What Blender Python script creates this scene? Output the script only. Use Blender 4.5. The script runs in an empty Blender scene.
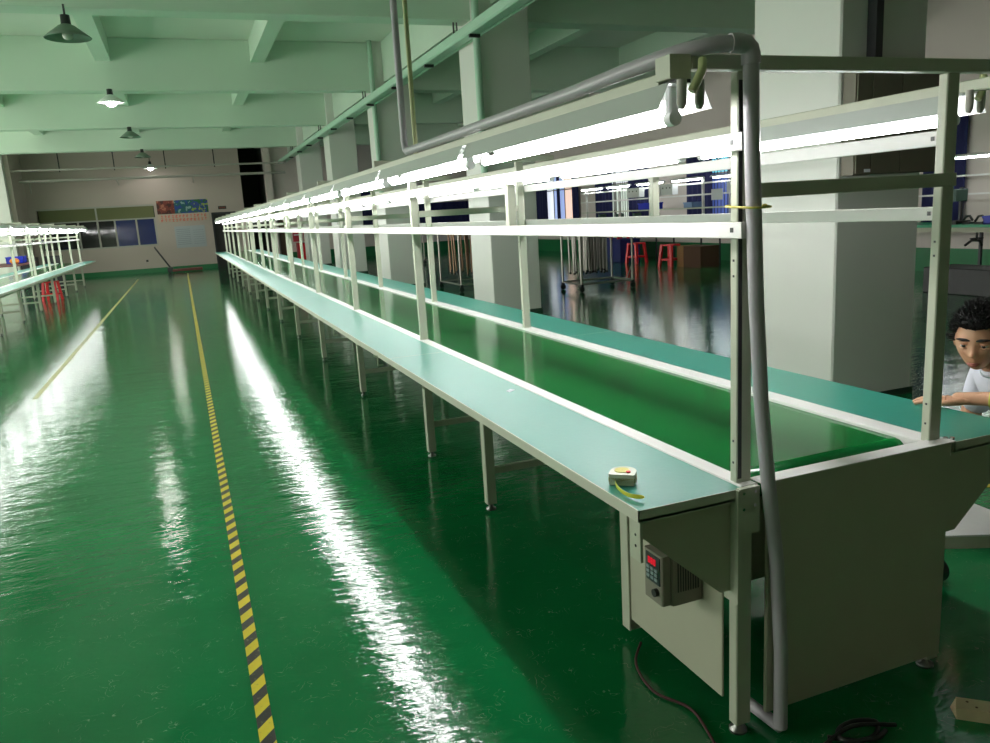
import bpy, math, random
from mathutils import Vector, Matrix
random.seed(7)
C = bpy.context.scene.collection
PI = math.pi

# ------------------------------------------------------------------ materials
MATS = {}
def mat(name, col, rough=0.5, metal=0.0, emit=None, strength=0.0, noise=None, bump=None, coat=0.0, alpha=None, spec=None):
    if name in MATS: return MATS[name]
    m = bpy.data.materials.new(name); m.use_nodes = True
    nt = m.node_tree; b = nt.nodes['Principled BSDF']
    b.inputs['Base Color'].default_value = (*col, 1)
    b.inputs['Roughness'].default_value = rough
    b.inputs['Metallic'].default_value = metal
    b.inputs['Coat Weight'].default_value = coat; b.inputs['Coat Roughness'].default_value = .32
    if spec is not None: b.inputs['Specular IOR Level'].default_value = spec
    if emit:
        b.inputs['Emission Color'].default_value = (*emit, 1); b.inputs['Emission Strength'].default_value = strength
    tc = nt.nodes.new('ShaderNodeTexCoord')
    if noise:   # (scale, amount): small wear and tone variation that belongs to the surface
        n = nt.nodes.new('ShaderNodeTexNoise'); n.inputs['Scale'].default_value = noise[0]; n.inputs['Detail'].default_value = 5
        mx = nt.nodes.new('ShaderNodeMix'); mx.data_type = 'RGBA'
        a = noise[1]
        mx.inputs[6].default_value = (*[max(0, c*(1-a)) for c in col], 1)
        mx.inputs[7].default_value = (*[min(1, c*(1+a)) for c in col], 1)
        nt.links.new(tc.outputs['Object'], n.inputs['Vector']); nt.links.new(n.outputs['Fac'], mx.inputs[0])
        nt.links.new(mx.outputs[2], b.inputs['Base Color'])
    if bump:    # (scale, strength)
        n2 = nt.nodes.new('ShaderNodeTexNoise'); n2.inputs['Scale'].default_value = bump[0]; n2.inputs['Detail'].default_value = 3
        bp = nt.nodes.new('ShaderNodeBump'); bp.inputs['Strength'].default_value = bump[1]; bp.inputs['Distance'].default_value = 0.01
        nt.links.new(tc.outputs['Object'], n2.inputs['Vector']); nt.links.new(n2.outputs['Fac'], bp.inputs['Height'])
        nt.links.new(bp.outputs['Normal'], b.inputs['Normal'])
    MATS[name] = m
    return m

def floor_mat():
    m = bpy.data.materials.new('green_epoxy_floor'); m.use_nodes = True
    nt = m.node_tree; N = nt.nodes; L = nt.links; b = N['Principled BSDF']
    tc = N.new('ShaderNodeTexCoord')
    def noise(scale, detail=3, sx=1, sy=1, rough=.5):
        mp = N.new('ShaderNodeMapping'); mp.inputs['Scale'].default_value = (sx, sy, 1)
        n = N.new('ShaderNodeTexNoise'); n.inputs['Scale'].default_value = scale; n.inputs['Detail'].default_value = detail
        n.inputs['Roughness'].default_value = rough
        L.new(tc.outputs['Object'], mp.inputs['Vector']); L.new(mp.outputs['Vector'], n.inputs['Vector'])
        return n
    n1 = noise(0.9, 6)
    r = N.new('ShaderNodeValToRGB'); e = r.color_ramp.elements
    e[0].position = .3; e[0].color = (.004, .135, .038, 1); e[1].position = .75; e[1].color = (.009, .20, .060, 1)
    L.new(n1.outputs['Fac'], r.inputs['Fac'])
    # pale scuffs: short thin arcs of worn coating
    ns = noise(13, 2, 1, 1); 
    v = N.new('ShaderNodeTexWave'); v.inputs['Scale'].default_value = 3.2; v.inputs['Distortion'].default_value = 40; v.inputs['Detail'].default_value = 3; v.inputs['Detail Scale'].default_value = 2.5
    L.new(tc.outputs['Object'], v.inputs['Vector'])
    m1 = N.new('ShaderNodeMapRange'); m1.inputs[1].default_value = .986; m1.inputs[2].default_value = 1.0
    L.new(v.outputs['Fac'], m1.inputs[0])
    m2 = N.new('ShaderNodeMapRange'); m2.inputs[1].default_value = .54; m2.inputs[2].default_value = .62
    L.new(ns.outputs['Fac'], m2.inputs[0])
    mul = N.new('ShaderNodeMath'); mul.operation = 'MULTIPLY'; L.new(m1.outputs[0], mul.inputs[0]); L.new(m2.outputs[0], mul.inputs[1])
    mul2 = N.new('ShaderNodeMath'); mul2.operation = 'MULTIPLY'; mul2.inputs[1].default_value = .6; L.new(mul.outputs[0], mul2.inputs[0])
    mx = N.new('ShaderNodeMix'); mx.data_type = 'RGBA'; mx.inputs[7].default_value = (.22, .36, .24, 1)
    L.new(mul2.outputs[0], mx.inputs[0]); L.new(r.outputs['Color'], mx.inputs[6]); L.new(mx.outputs[2], b.inputs['Base Color'])
    # uneven glossy coating: low waves across the aisle plus fine orange peel
    w = noise(2.6, 4, 1, 2.2, .6); f = noise(19, 4, 1, 1.7, .6); g = noise(0.7, 2)
    a1 = N.new('ShaderNodeMath'); a1.operation = 'MULTIPLY'; a1.inputs[1].default_value = .22; L.new(f.outputs['Fac'], a1.inputs[0])
    a2 = N.new('ShaderNodeMath'); a2.operation = 'ADD'; L.new(a1.outputs[0], a2.inputs[0]); L.new(w.outputs['Fac'], a2.inputs[1])
    a3 = N.new('ShaderNodeMath'); a3.operation = 'ADD'; L.new(a2.outputs[0], a3.inputs[0]); a3.inputs[1].default_value = 0
    bp = N.new('ShaderNodeBump'); bp.inputs['Strength'].default_value = .6; bp.inputs['Distance'].default_value = .0095
    L.new(a3.outputs[0], bp.inputs['Height']); L.new(bp.outputs['Normal'], b.inputs['Normal'])
    rr = N.new('ShaderNodeMapRange'); rr.inputs[1].default_value = .3; rr.inputs[2].default_value = .7; rr.inputs[3].default_value = .02; rr.inputs[4].default_value = .09
    L.new(g.outputs['Fac'], rr.inputs[0]); L.new(rr.outputs[0], b.inputs['Roughness'])
    return m

def hazard_mat():
    m = bpy.data.materials.new('hazard_tape'); m.use_nodes = True
    nt = m.node_tree; N = nt.nodes; L = nt.links; b = N['Principled BSDF']
    tc = N.new('ShaderNodeTexCoord'); sp = N.new('ShaderNodeSeparateXYZ'); L.new(tc.outputs['Object'], sp.inputs[0])
    def M(op, a, bb):
        n = N.new('ShaderNodeMath'); n.operation = op
        for i, q in enumerate((a, bb)):
            if isinstance(q, (int, float)): n.inputs[i].default_value = q
            else: L.new(q, n.inputs[i])
        return n.outputs[0]
    s = M('ADD', M('MULTIPLY', sp.outputs[1], 1/.128), M('MULTIPLY', sp.outputs[0], -1.15/.128))
    fr = M('FRACT', s, 0)
    st = M('GREATER_THAN', fr, .52)
    n = N.new('ShaderNodeTexNoise'); n.inputs['Scale'].default_value = 60; n.inputs['Detail'].default_value = 5
    L.new(tc.outputs['Object'], n.inputs['Vector'])
    mx = N.new('ShaderNodeMix'); mx.data_type = 'RGBA'; mx.inputs[6].default_value = (.85, .68, .04, 1); mx.inputs[7].default_value = (.035, .03, .03, 1)
    L.new(st, mx.inputs[0])
    mx2 = N.new('ShaderNodeMix'); mx2.data_type = 'RGBA'; mx2.inputs[7].default_value = (.3, .3, .16, 1)
    mr = N.new('ShaderNodeMapRange'); mr.inputs[1].default_value = .6; mr.inputs[2].default_value = .75; mr.inputs[4].default_value = .6
    L.new(n.outputs['Fac'], mr.inputs[0]); L.new(mr.outputs[0], mx2.inputs[0]); L.new(mx.outputs[2], mx2.inputs[6])
    L.new(mx2.outputs[2], b.inputs['Base Color']); b.inputs['Roughness'].default_value = .35
    return m

GREY   = mat('cream_grey_paint', (.50, .52, .41), .42, noise=(14, .05))
GREYD  = mat('cabinet_paint', (.47, .465, .355), .45, noise=(9, .05))
ALU    = mat('white_aluminium', (.78, .76, .74), .35, metal=.0, noise=(25, .04))
CHROME = mat('chrome', (.7, .7, .7), .18, metal=1)
TOP    = mat('teal_worktop_mat', (.014, .24, .175), .38, coat=.6, noise=(5, .06), bump=(60, .05))
TOPEDGE= mat('worktop_edge', (.60, .60, .50), .45)
BELT   = mat('green_belt', (.005, .135, .028), .11, spec=.3, noise=(2.2, .08), bump=(1.6, .12))
REFO   = mat('reflector_steel', (.52, .55, .52), .4)
REFI   = mat('reflector_white', (.85, .86, .85), .45)
TUBE   = mat('lit_tube', (1, 1, 1), .3, emit=(1.0, .985, .99), strength=56)
TUBEF  = mat('lit_tube_dim', (1, 1, 1), .3, emit=(.95, 1.0, 1.0), strength=30)
PLASTW = mat('white_plastic', (.75, .76, .74), .4)
HOLD   = mat('lampholder_grey', (.45, .43, .38), .5)
BLACK  = mat('black_plastic', (.012, .012, .012), .4)
DARKM  = mat('dark_steel', (.05, .05, .055), .4, metal=.5)
PVC    = mat('grey_pvc_pipe', (.45, .42, .46), .32, noise=(30, .06))
YTIE   = mat('yellow_cable_tie', (.65, .55, .12), .4)
COND   = mat('cream_conduit', (.50, .53, .27), .45)
CEIL   = mat('ceiling_paint_bounce', (.74, .77, .68), .65, noise=(.55, .07))  # white paint, its green tint standing in for light bounced off the floor
BEAMM  = mat('beam_paint_bounce', (.60, .73, .60), .6, noise=(.6, .09))  # green floor bounce put into the beam colour too
COLM   = mat('column_paint', (.68, .685, .635), .5, noise=(1.5, .04))
WALLM  = mat('pinkish_plaster', (.50, .42, .375), .7, noise=(.7, .07))
WALLW  = mat('pale_plaster', (.66, .58, .54), .7, noise=(.9, .05))
WAIN   = mat('green_skirting_paint', (.008, .16, .05), .3)
DUCTM  = mat('green_trunking', (.40, .60, .46), .45, noise=(4, .06))
DARKW  = mat('recess_shade_wall', (.03, .035, .025), .8)  # near-black colour stands in for the unlit depth of the openings
GLASSD = mat('dark_window_glass', (.015, .02, .022), .06, spec=.8)
GLASSB = mat('blue_film_glass', (.015, .03, .13), .15)
BLIND  = mat('olive_blind', (.14, .15, .06), .7)
FRAMEW = mat('window_frame_paint', (.42, .40, .36), .5)
CURT   = mat('navy_curtain', (.012, .014, .085), .8)
RED    = mat('red_plastic', (.78, .008, .018), .35)
REDB   = mat('red_board', (.45, .03, .05), .5)
BLUE   = mat('blue_plastic', (.01, .03, .5), .35)
NAVY   = mat('navy_bin', (.01, .015, .12), .45)
CARD   = mat('brown_cardboard', (.26, .12, .045), .8)
CARDD  = mat('dark_cardboard', (.09, .04, .02), .8)
WOOD   = mat('pale_wood', (.50, .42, .24), .7, noise=(18, .25), bump=(40, .3))
STEELP = mat('galvanised_tube', (.40, .38, .35), .28, metal=.85)
SKIN   = mat('skin', (.58, .31, .19), .5, noise=(12, .06))
HAIR   = mat('black_hair', (.006, .005, .005), .8, bump=(35, .5))
SHIRT  = mat('white_shirt', (.72, .72, .82), .8, bump=(16, .5))
TROUS  = mat('dark_trousers', (.03, .035, .05), .8)
LIPS   = mat('lips', (.36, .12, .09), .5)
EYEW   = mat('eye_white', (.6, .58, .55), .3)
PAPER  = mat('white_paper', (.72, .72, .76), .8)
REDCAB = mat('red_cable', (.05, .006, .006), .6)
GREENT = mat('bright_green_mat', (.02, .33, .16), .3)
SKYB   = mat('daylight_blue_glass', (.1, .3, .6), .2, emit=(.10, .38, .85), strength=1.0)
SKYW   = mat('daylight_white_glass', (.8, .8, .8), .2, emit=(.80, .85, .95), strength=1.0)
SKYC   = mat('daylight_cyan_glass', (.3, .7, .9), .2, emit=(.15, .62, .85), strength=1.0)

# ------------------------------------------------------------------ mesh builder
class MB:
    def __init__(s): s.v = []; s.f = []; s.m = []; s.cur = 0; s.sm = []; s.smooth = False
    def _add(s, vs, fs, smooth=None):
        o = len(s.v); s.v += [tuple(v) for v in vs]; s.f += [tuple(i+o for i in f) for f in fs]
        s.m += [s.cur]*len(fs); s.sm += [bool(s.smooth if smooth is None else smooth)]*len(fs)
        return s
    def box(s, x0, x1, y0, y1, z0, z1, b=0.0):
        if b > 0:   # chamfered edges along the longest axis
            d = (x1-x0, y1-y0, z1-z0); ax = d.index(max(d)); o = [(x0, x1), (y0, y1), (z0, z1)]
            p, q = [i for i in range(3) if i != ax]
            (a0, a1), (c0, c1) = o[p], o[q]; b = min(b, (a1-a0)/2.2, (c1-c0)/2.2)
            prof = [(a0+b, c0), (a1-b, c0), (a1, c0+b), (a1, c1-b), (a1-b, c1), (a0+b, c1), (a0, c1-b), (a0, c0+b)]
            vs = []
            for t in o[ax]:
                for a, c in prof:
                    v = [0, 0, 0]; v[ax] = t; v[p] = a; v[q] = c; vs.append(v)
            fs = [tuple(range(8)), tuple(range(15, 7, -1))] + [(i, i+8, (i+1) % 8+8, (i+1) % 8) for i in range(8)]
            return s._add(vs, fs)
        vs = [(x0,y0,z0),(x1,y0,z0),(x1,y1,z0),(x0,y1,z0),(x0,y0,z1),(x1,y0,z1),(x1,y1,z1),(x0,y1,z1)]
        return s._add(vs, [(0,3,2,1),(4,5,6,7),(0,1,5,4),(1,2,6,5),(2,3,7,6),(3,0,4,7)])
    def prism(s, poly, ax, a, b):
        # poly in the two other axes (in x,y,z order)
        p, q = [i for i in range(3) if i != ax]; n = len(poly); vs = []
        for t in (a, b):
            for u, w in poly:
                v = [0,0,0]; v[ax] = t; v[p] = u; v[q] = w; vs.append(v)
        return s._add(vs, [tuple(range(n)), tuple(range(2*n-1, n-1, -1))]+[(i, i+n, (i+1) % n+n, (i+1) % n) for i in range(n)])
    def tube(s, pts, r, n=10, caps=True):
        pts = [Vector(p) for p in pts]; k = len(pts)
        rs = r if isinstance(r, (list, tuple)) else [r]*k
        vs = []; up = None
        for i, p in enumerate(pts):
            t = (pts[min(i+1, k-1)]-pts[max(i-1, 0)]).normalized()
            if up is None:
                up = Vector((0,0,1)) if abs(t.z) < .9 else Vector((1,0,0))
            a = t.cross(up); 
            if a.length < 1e-5: a = t.cross(Vector((0,1,0)))
            a.normalize(); b = a.cross(t).normalized(); up = b
            for j in range(n):
                th = 2*PI*j/n; vs.append(p+(a*math.cos(th)+b*math.sin(th))*rs[i])
        fs = []
        for i in range(k-1):
            for j in range(n):
                fs.append((i*n+j, i*n+(j+1) % n, (i+1)*n+(j+1) % n, (i+1)*n+j))
        s._add(vs, fs, True)
        if caps: s._add([vs[j] for j in range(n)], [tuple(range(n-1,-1,-1))], False); s._add([vs[(k-1)*n+j] for j in range(n)], [tuple(range(n))], False)
        return s
    def lathe(s, prof, cx=0, cy=0, n=24, smooth=True):
        vs = []
        for r, z in prof:
            for j in range(n): vs.append((cx+r*math.cos(2*PI*j/n), cy+r*math.sin(2*PI*j/n), z))
        fs = [(i*n+j, i*n+(j+1) % n, (i+1)*n+(j+1) % n, (i+1)*n+j) for i in range(len(prof)-1) for j in range(n)]
        return s._add(vs, fs, smooth)
    def sphere(s, c, r, nu=16, nv=10):
        rx, ry, rz = r if isinstance(r, tuple) else (r, r, r)
        vs = []
        for i in range(nv+1):
            a = PI*i/nv
            for j in range(nu):
                b = 2*PI*j/nu; vs.append((c[0]+rx*math.sin(a)*math.cos(b), c[1]+ry*math.sin(a)*math.sin(b), c[2]+rz*math.cos(a)))
        fs = [(i*nu+j, (i+1)*nu+j, (i+1)*nu+(j+1) % nu, i*nu+(j+1) % nu) for i in range(nv) for j in range(nu)]
        return s._add(vs, fs, True)
    def use(s, i): s.cur = i; return s
    def build(s, name, mats, parent=None, kind=None, label=None):
        if not isinstance(mats, (list, tuple)): mats = [mats]
        off = Vector((0,0,0))
        q = parent
        while q is not None: off += q.location; q = q.parent
        me = bpy.data.meshes.new(name)
        me.from_pydata([tuple(Vector(v)-off) for v in s.v], [], s.f)
        for m in mats: me.materials.append(m)
        me.polygons.foreach_set('material_index', s.m); me.polygons.foreach_set('use_smooth', s.sm)
        me.validate(); me.update()
        import bmesh
        bm = bmesh.new(); bm.from_mesh(me); bmesh.ops.recalc_face_normals(bm, faces=bm.faces); bm.to_mesh(me); bm.free()
        o = bpy.data.objects.new(name, me); C.objects.link(o)
        if parent is not None: o.parent = parent
        if kind: o['kind'] = kind
        if label: o['label'] = label
        return o

def tag(o, label, cat, group=None, kind=None):
    o['label'] = label; o['category'] = cat
    if group: o['group'] = group
    if kind: o['kind'] = kind
    return o
def thing(name, label, cat, loc=(0,0,0), group=None):
    o = bpy.data.objects.new(name, None); C.objects.link(o); o.location = loc; o.empty_display_size = .1
    return tag(o, label, cat, group)
def recenter(o):   # put a single-mesh thing's origin at its base
    vs = o.data.vertices; n = len(vs)
    c = Vector((sum(v.co.x for v in vs)/n, sum(v.co.y for v in vs)/n, min(v.co.z for v in vs)))
    o.data.transform(Matrix.Translation(-c)); o.location = c
    return o
def single(mb, name, m, label, cat, group=None):
    return tag(recenter(mb.build(name, m)), label, cat, group)
def copy_tree(o, loc=None, parent=None):
    c = o.copy(); C.objects.link(c)
    if parent is not None: c.parent = parent
    if loc is not None: c.location = loc
    for ch in list(o.children): copy_tree(ch, None, c)
    return c
def struct(name, mb, m): return mb.build(name, m, kind='structure')

ORD = ['nearest','second','third','fourth','fifth','sixth','seventh','eighth','ninth','tenth','eleventh','twelfth','thirteenth','fourteenth','fifteenth','sixteenth','seventeenth','eighteenth','nineteenth','twentieth']

def smooth(pts, n=6):
    P_ = [Vector(p) for p in pts]; out = []
    for i in range(len(P_)-1):
        a = P_[max(i-1, 0)]; b = P_[i]; c = P_[i+1]; d = P_[min(i+2, len(P_)-1)]
        for k_ in range(n):
            t = k_/n
            out.append(.5*((2*b)+(c-a)*t+(2*a-5*b+4*c-d)*t*t+(3*b-a-3*c+d)*t**3))
    return out+[P_[-1]]

# ------------------------------------------------------------------ setting
ZB, ZC = 4.15, 5.1
struct('floor', MB().box(-9, 15, -6, 38, -.15, 0), floor_mat())
struct('ceiling', MB().box(-9, 15, -6, 38, ZC, ZC+.25), CEIL)
beam_y = [4.65, 11.15, 17.15, 22.95, 28.9]
for i, y in enumerate(beam_y):
    struct('trim_%d' % (i+1), MB().box(-9, 15, y-.15, y+.2, ZB, ZC, .01), BEAMM)
k = 10
ys = [-6]+beam_y+[33]
for i in range(len(ys)-1):
    for x in (-6.5, -3.7, -.94, 1.84, 7.4, 10.2):
        a = ys[i]+(.2 if i else 0); b = ys[i+1]-(.15 if i < len(ys)-2 else 0)
        struct('trim_%d' % k, MB().box(x-.13, x+.13, a, b, 4.68, ZC), BEAMM); k += 1
# main beam over the column row
struct('trim_9', MB().box(4.35, 4.8, -6, 33, 4.3, ZC), BEAMM)

# far end wall with window band, door opening
wy = 33.0
w = MB()
w.box(-5.0, 2.45, wy, wy+.25, 2.56, ZC)                      # above window / door heads
w.box(-5.0, -4.76, wy, wy+.25, 0, 2.56)
w.box(-4.76, -.82, wy, wy+.25, 0, 1.02)
w.box(-.82, 1.2, wy, wy+.25, 0, 2.56)
w.box(1.2, 2.1, wy, wy+.25, 2.13, 2.56)
w.box(2.1, 2.45, wy, wy+.25, 0, 2.56)
struct('wall_back', w, WALLM)
struct('baseboard_back', MB().box(-5.0, 1.2, wy-.012, wy, 0, .17), WAIN)
w = MB().use(0)
# window band: frame, mullions; blinds; panes
w.box(-4.76, -.82, wy+.02, wy+.08, 1.02, 1.07).box(-4.76, -.82, wy+.02, wy+.08, 2.02, 2.07).box(-4.76, -.82, wy+.02, wy+.08, 2.50, 2.56)
for x in (-4.76, -3.5, -2.85, -2.27, -1.53, -.88): w.box(x, x+.06, wy+.01, wy+.09, 1.05, 2.06 if x != -2.85 else 2.5)
w.use(1).box(-4.7, -.85, wy+.03, wy+.06, 2.07, 2.50)
w.use(2).box(-4.7, -2.24, wy+.12, wy+.14, 1.06, 2.03)
w.use(3).box(-2.22, -.85, wy+.045, wy+.055, 1.06, 2.03)
struct('window_1', w, [FRAMEW, BLIND, GLASSD, GLASSB])
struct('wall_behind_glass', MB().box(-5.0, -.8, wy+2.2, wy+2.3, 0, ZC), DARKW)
w = MB().box(1.2, 1.26, wy-.03, wy+.2, 0, 2.13).box(2.04, 2.1, wy-.03, wy+.2, 0, 2.13).box(1.26, 2.04, wy-.03, wy+.2, 2.07, 2.13)
d1 = struct('door_1', w, DARKM)
MB().box(1.26, 2.04, wy+.08, wy+.13, 0, 2.07).build('door_leaf', mat('dark_door', (.018, .015, .014), .5), d1)
# dark passage right of the end wall
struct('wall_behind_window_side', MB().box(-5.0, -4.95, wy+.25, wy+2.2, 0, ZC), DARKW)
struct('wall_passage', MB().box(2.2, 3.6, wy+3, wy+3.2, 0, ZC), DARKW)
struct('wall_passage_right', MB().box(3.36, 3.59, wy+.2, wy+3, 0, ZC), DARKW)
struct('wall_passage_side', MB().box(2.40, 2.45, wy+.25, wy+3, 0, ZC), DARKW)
# left return wall and green pier with olive curtain opening
struct('wall_left_return', MB().box(-5.15, -5.0, 30.8, wy+.25, 0, ZC), WALLM)
struct('wall_left', MB().box(-9, -5.35, wy-2.2, wy-2.0, 0, ZC), COLM)
struct('trim_50', MB().box(-5.5, -5.15, wy-2.5, wy-2.0, 0, ZC), COLM)
struct('window_2', MB().box(-5.85, -5.52, wy-2.24, wy-2.2, 1.9, 3.25), BLIND)

# far wall of the right-hand hall
w = MB().box(3.6, 12.6, wy, wy+.2, 0, ZC).box(3.35, 3.6, wy-.3, wy+.2, 0, ZC)
struct('wall_hall_end', w, WALLW)
struct('baseboard_hall_end', MB().box(3.6, 12.4, wy-.012, wy, 0, .4), WAIN)
d = struct('door_2', MB().box(3.62, 3.68, wy-.03, wy, 0, 2.1).box(4.02, 4.08, wy-.03, wy, 0, 2.1).box(3.68, 4.02, wy-.03, wy, 2.04, 2.1), FRAMEW)
MB().box(3.68, 4.02, wy-.02, wy-.005, 0, 2.04).build('door_leaf', mat('brown_door', (.14, .09, .055), .6), d)

# right side wall with curtained windows
X = 12.4
wins = [(9.75, 10.3), (15.2, 17.6), (19.6, 22.4), (24.0, 26.6), (29, 31)]
w = MB(); w.box(X, X+.2, -6, 33.2, 0, .95).box(X, X+.2, -6, 33.2, 2.75, ZC)
e = [-6]+[t for p in wins for t in p]+[33.2]
for i in range(0, len(e), 2): w.box(X, X+.2, e[i], e[i+1], .95, 2.75)
struct('wall_right', w, WALLW)
struct('baseboard_right', MB().box(X-.012, X, -6, 33, 0, .42), WAIN)
def curtain(y0, y1, z0, z1, label, x=X-.08, axis='y'):
    n = max(12, int((y1-y0)/.04)); vs = []; fs = []
    for i in range(n+1):
        t = y0+(y1-y0)*i/n; o = .028*math.sin(i*1.25)+.008*math.sin(i*2.9)
        for z, kf in ((z0, 1), (z1, .6)):
            vs.append((x+o*kf, t, z) if axis == 'y' else (t, x+o*kf, z))
    for i in range(n): fs.append((2*i, 2*i+2, 2*i+3, 2*i+1))
    m = MB(); m._add(vs, fs, True)
    o = single(m, 'curtain', CURT, label, 'curtain')
    s = o.modifiers.new('s', 'SOLIDIFY'); s.thickness = .006
    return o
def window(k, y0, y1, m, brace=True, low=None):
    r = MB().box(X+.04, X+.1, y0, y1, .95, 1.0).box(X+.04, X+.1, y0, y1, 2.7, 2.75).box(X+.04, X+.1, y0, y1, 2.1, 2.14)
    n = 3
    for i in range(n+1):
        y = y0+(y1-y0-.05)*i/n; r.box(X+.04, X+.1, y, y+.05, .95, 2.75)
    o = struct('window_%d' % k, r, FRAMEW)
    for i in range(n):
        a = y0+(y1-y0)*i/n+.03; b = y0+(y1-y0)*(i+1)/n-.02
        MB().box(X+.06, X+.07, a, b, 2.14, 2.7).build('pane', m[i % len(m)], o); MB().box(X+.06, X+.07, a, b, 1.0, 2.1).build('pane', low or m[i % len(m)], o)
    if brace:
        g = MB()
        for i in range(int((y1-y0)/.13)):
            y = y0+.06+i*.13; g.box(X+.02, X+.032, y, y+.012, .98, 2.72)
        nb = 3
        for i in range(nb):
            a = y0+(y1-y0)*i/nb; b = y0+(y1-y0)*(i+1)/nb
            g.tube([(X+.015, a, 2.15), (X+.015, b, 2.7)], .014, 6).tube([(X+.015, b, 2.15), (X+.015, a, 2.7)], .014, 6)
        g.build('security_grille', DARKM, o)
SKYD = mat('dull_blue_glass', (.1, .12, .3), .2, emit=(.05, .08, .26), strength=1.0); SKYG = mat('pale_green_glass', (.5, .55, .5), .2, emit=(.42, .48, .42), strength=1.0)
window(3, 9.75, 10.3, [SKYD]); window(4, 15.2, 17.6, [SKYC], low=SKYD); window(5, 19.6, 22.4, [SKYW], low=SKYG); window(6, 24.0, 26.6, [mat('daylight_warm_glass', (.8, .6, .5), .2, emit=(.85, .6, .5), strength=1.0), mat('daylight_pale_blue_glass', (.4, .5, .8), .2, emit=(.32, .42, .75), strength=1.0), SKYW, SKYB], False); window(7, 29, 31, [SKYB])
curtain(9.68, 10.5, .72, 2.9, 'navy curtain on the side wall, seen right of the frame\'s far-right post')
curtain(16.5, 17.6, .72, 2.9, 'navy curtain left of the cyan braced window')
curtain(14.6, 15.3, .72, 2.9, 'navy curtain right of the cyan braced window')
curtain(19.4, 20.5, .8, 2.9, 'navy curtain right of the pale window with crossed bars')
curtain(21.4, 22.5, .8, 2.9, 'navy curtain left of the pale window with crossed bars')
curtain(26.0, 27.2, 1.1, 2.9, 'navy curtain at the left end of the blue and white striped window')
curtain(25.0, 25.25, 1.1, 2.9, 'narrow navy curtain between bright panes of the striped window')
curtain(23.6, 24.1, 1.1, 2.9, 'navy curtain at the right end of the blue and white striped window')
curtain(9.0, 12.2, .9, 2.05, 'long low navy curtain across the far end wall of the hall', x=wy-.08, axis='x')
curtain(6.9, 7.6, 1.2, 2.9, 'navy curtain strip on the far end wall beside the third column', x=wy-.08, axis='x')

# unseen rear wall; left stretch added to block world light at the near end
struct('wall_left_light_block', MB().box(-9.2, -9, -6, 1.2, 0, ZC), WALLM)
struct('wall_front', MB().box(-9, 15, -6.2, -6, 0, ZC+.2), WALLM)

# columns
for i, (y, lab) in enumerate([(4.2, 'big square'), (10.72, ''), (16.9, ''), (22.7, ''), (28.6, '')]):
    c = MB().box(4.145, 4.905, y, y+.85, 0, ZC, .012)
    o = struct('column_%d' % (i+1), c, COLM)
    MB().box(4.135, 4.915, y-.008, y+.86, 0, .05).build('base_band', mat('dark_skirting', (.02, .05, .03), .5), o)
BROWNC = mat('brown_cabinet', (.13, .115, .08), .5, noise=(3, .12))
t = thing('wall_cabinet', 'dark brown steel cabinet fixed high on the front of the nearest column', 'cabinet', (4.6, 4.1, 1.6))
MB().box(4.17, 4.98, 4.09, 4.195, 1.60, 2.34, .004).build('cabinet_body', BROWNC, t)
for a_, b_ in ((4.18, 4.30), (4.31, 4.56), (4.57, 4.97)): MB().box(a_, b_, 4.078, 4.09, 1.61, 2.33).build('cabinet_door', BROWNC, t)
MB().box(4.25, 4.30, 4.072, 4.078, 1.615, 1.635).build('label_plate', PAPER, t)
single(MB().box(4.36, 4.42, 4.12, 4.195, 2.341, ZC-.001), 'cable_duct', DARKM, 'dark vertical duct from the brown cabinet up the nearest column to the ceiling', 'duct')
for n, (x, y) in enumerate([(4.09, 10.66), (4.09, 16.84)]):
    single(MB().tube([(x, y, 1.9), (x, y, ZC-.001)], .05, 10), 'drain_pipe', DUCTM,
           ['pale green drainpipe running down the left face of the second column', 'pale green drainpipe running down the left face of the third column'][n], 'pipe')

# long trunking under the beams
t = thing('cable_trunking', 'long pale green trunking running under the ceiling beams toward the far wall', 'trunking', (3.95, 5, 3.86))
MB().box(3.88, 4.06, 5.0, 32.6, 3.84, 3.98, .02).build('trunk', DUCTM, t)
MB().tube([(4.105, 5.0, 3.86), (4.105, 32.6, 3.86)], .018, 8).build('side_pipe', DUCTM, t)
y = 6.2; i = 0
while y < 32:
    MB().box(3.90, 4.05, y, y+.05, 3.80, 3.8395).build('clip', BLACK, t); y += 2.1; i += 1
for y in beam_y[1:]: MB().tube([(3.94, y, 3.99), (3.94, y, ZB)], .012, 6).tube([(3.99, y, 3.99), (3.99, y, ZB)], .012, 6).build('hanger_rod', DARKM, t)
t = thing('wall_pipe', 'lower of two white pipes along the top of the far wall', 'pipe', (-4.9, 31.6, 3.5))
MB().tube([(-4.9, 31.6, 3.46), (4.0, 31.6, 3.46)], .05, 10).build('pipe', FRAMEW, t)
for x in (-4.6, -1.9, .7): MB().tube([(x, 31.6, 3.5), (x, 31.6, 3.05)] if x < -4 else [(x, 31.7, 3.5), (x, 32.98, 3.3)], .02, 6).build('bracket', FRAMEW, t)
t = thing('wall_pipe', 'upper white pipe hung on black rods before the far wall', 'pipe', (-5.5, 31.0, 3.8))
MB().tube([(-8.5, 31.0, 3.78), (4.0, 31.0, 3.78)], .035, 10).build('pipe', FRAMEW, t)
for x in (-5.25, -3.55, -1.85, -.2, 1.45): MB().tube([(x, 31.0, 3.7), (x, 31.0, ZC)], .02, 6).build('hanger_rod', BLACK, t)

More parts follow.
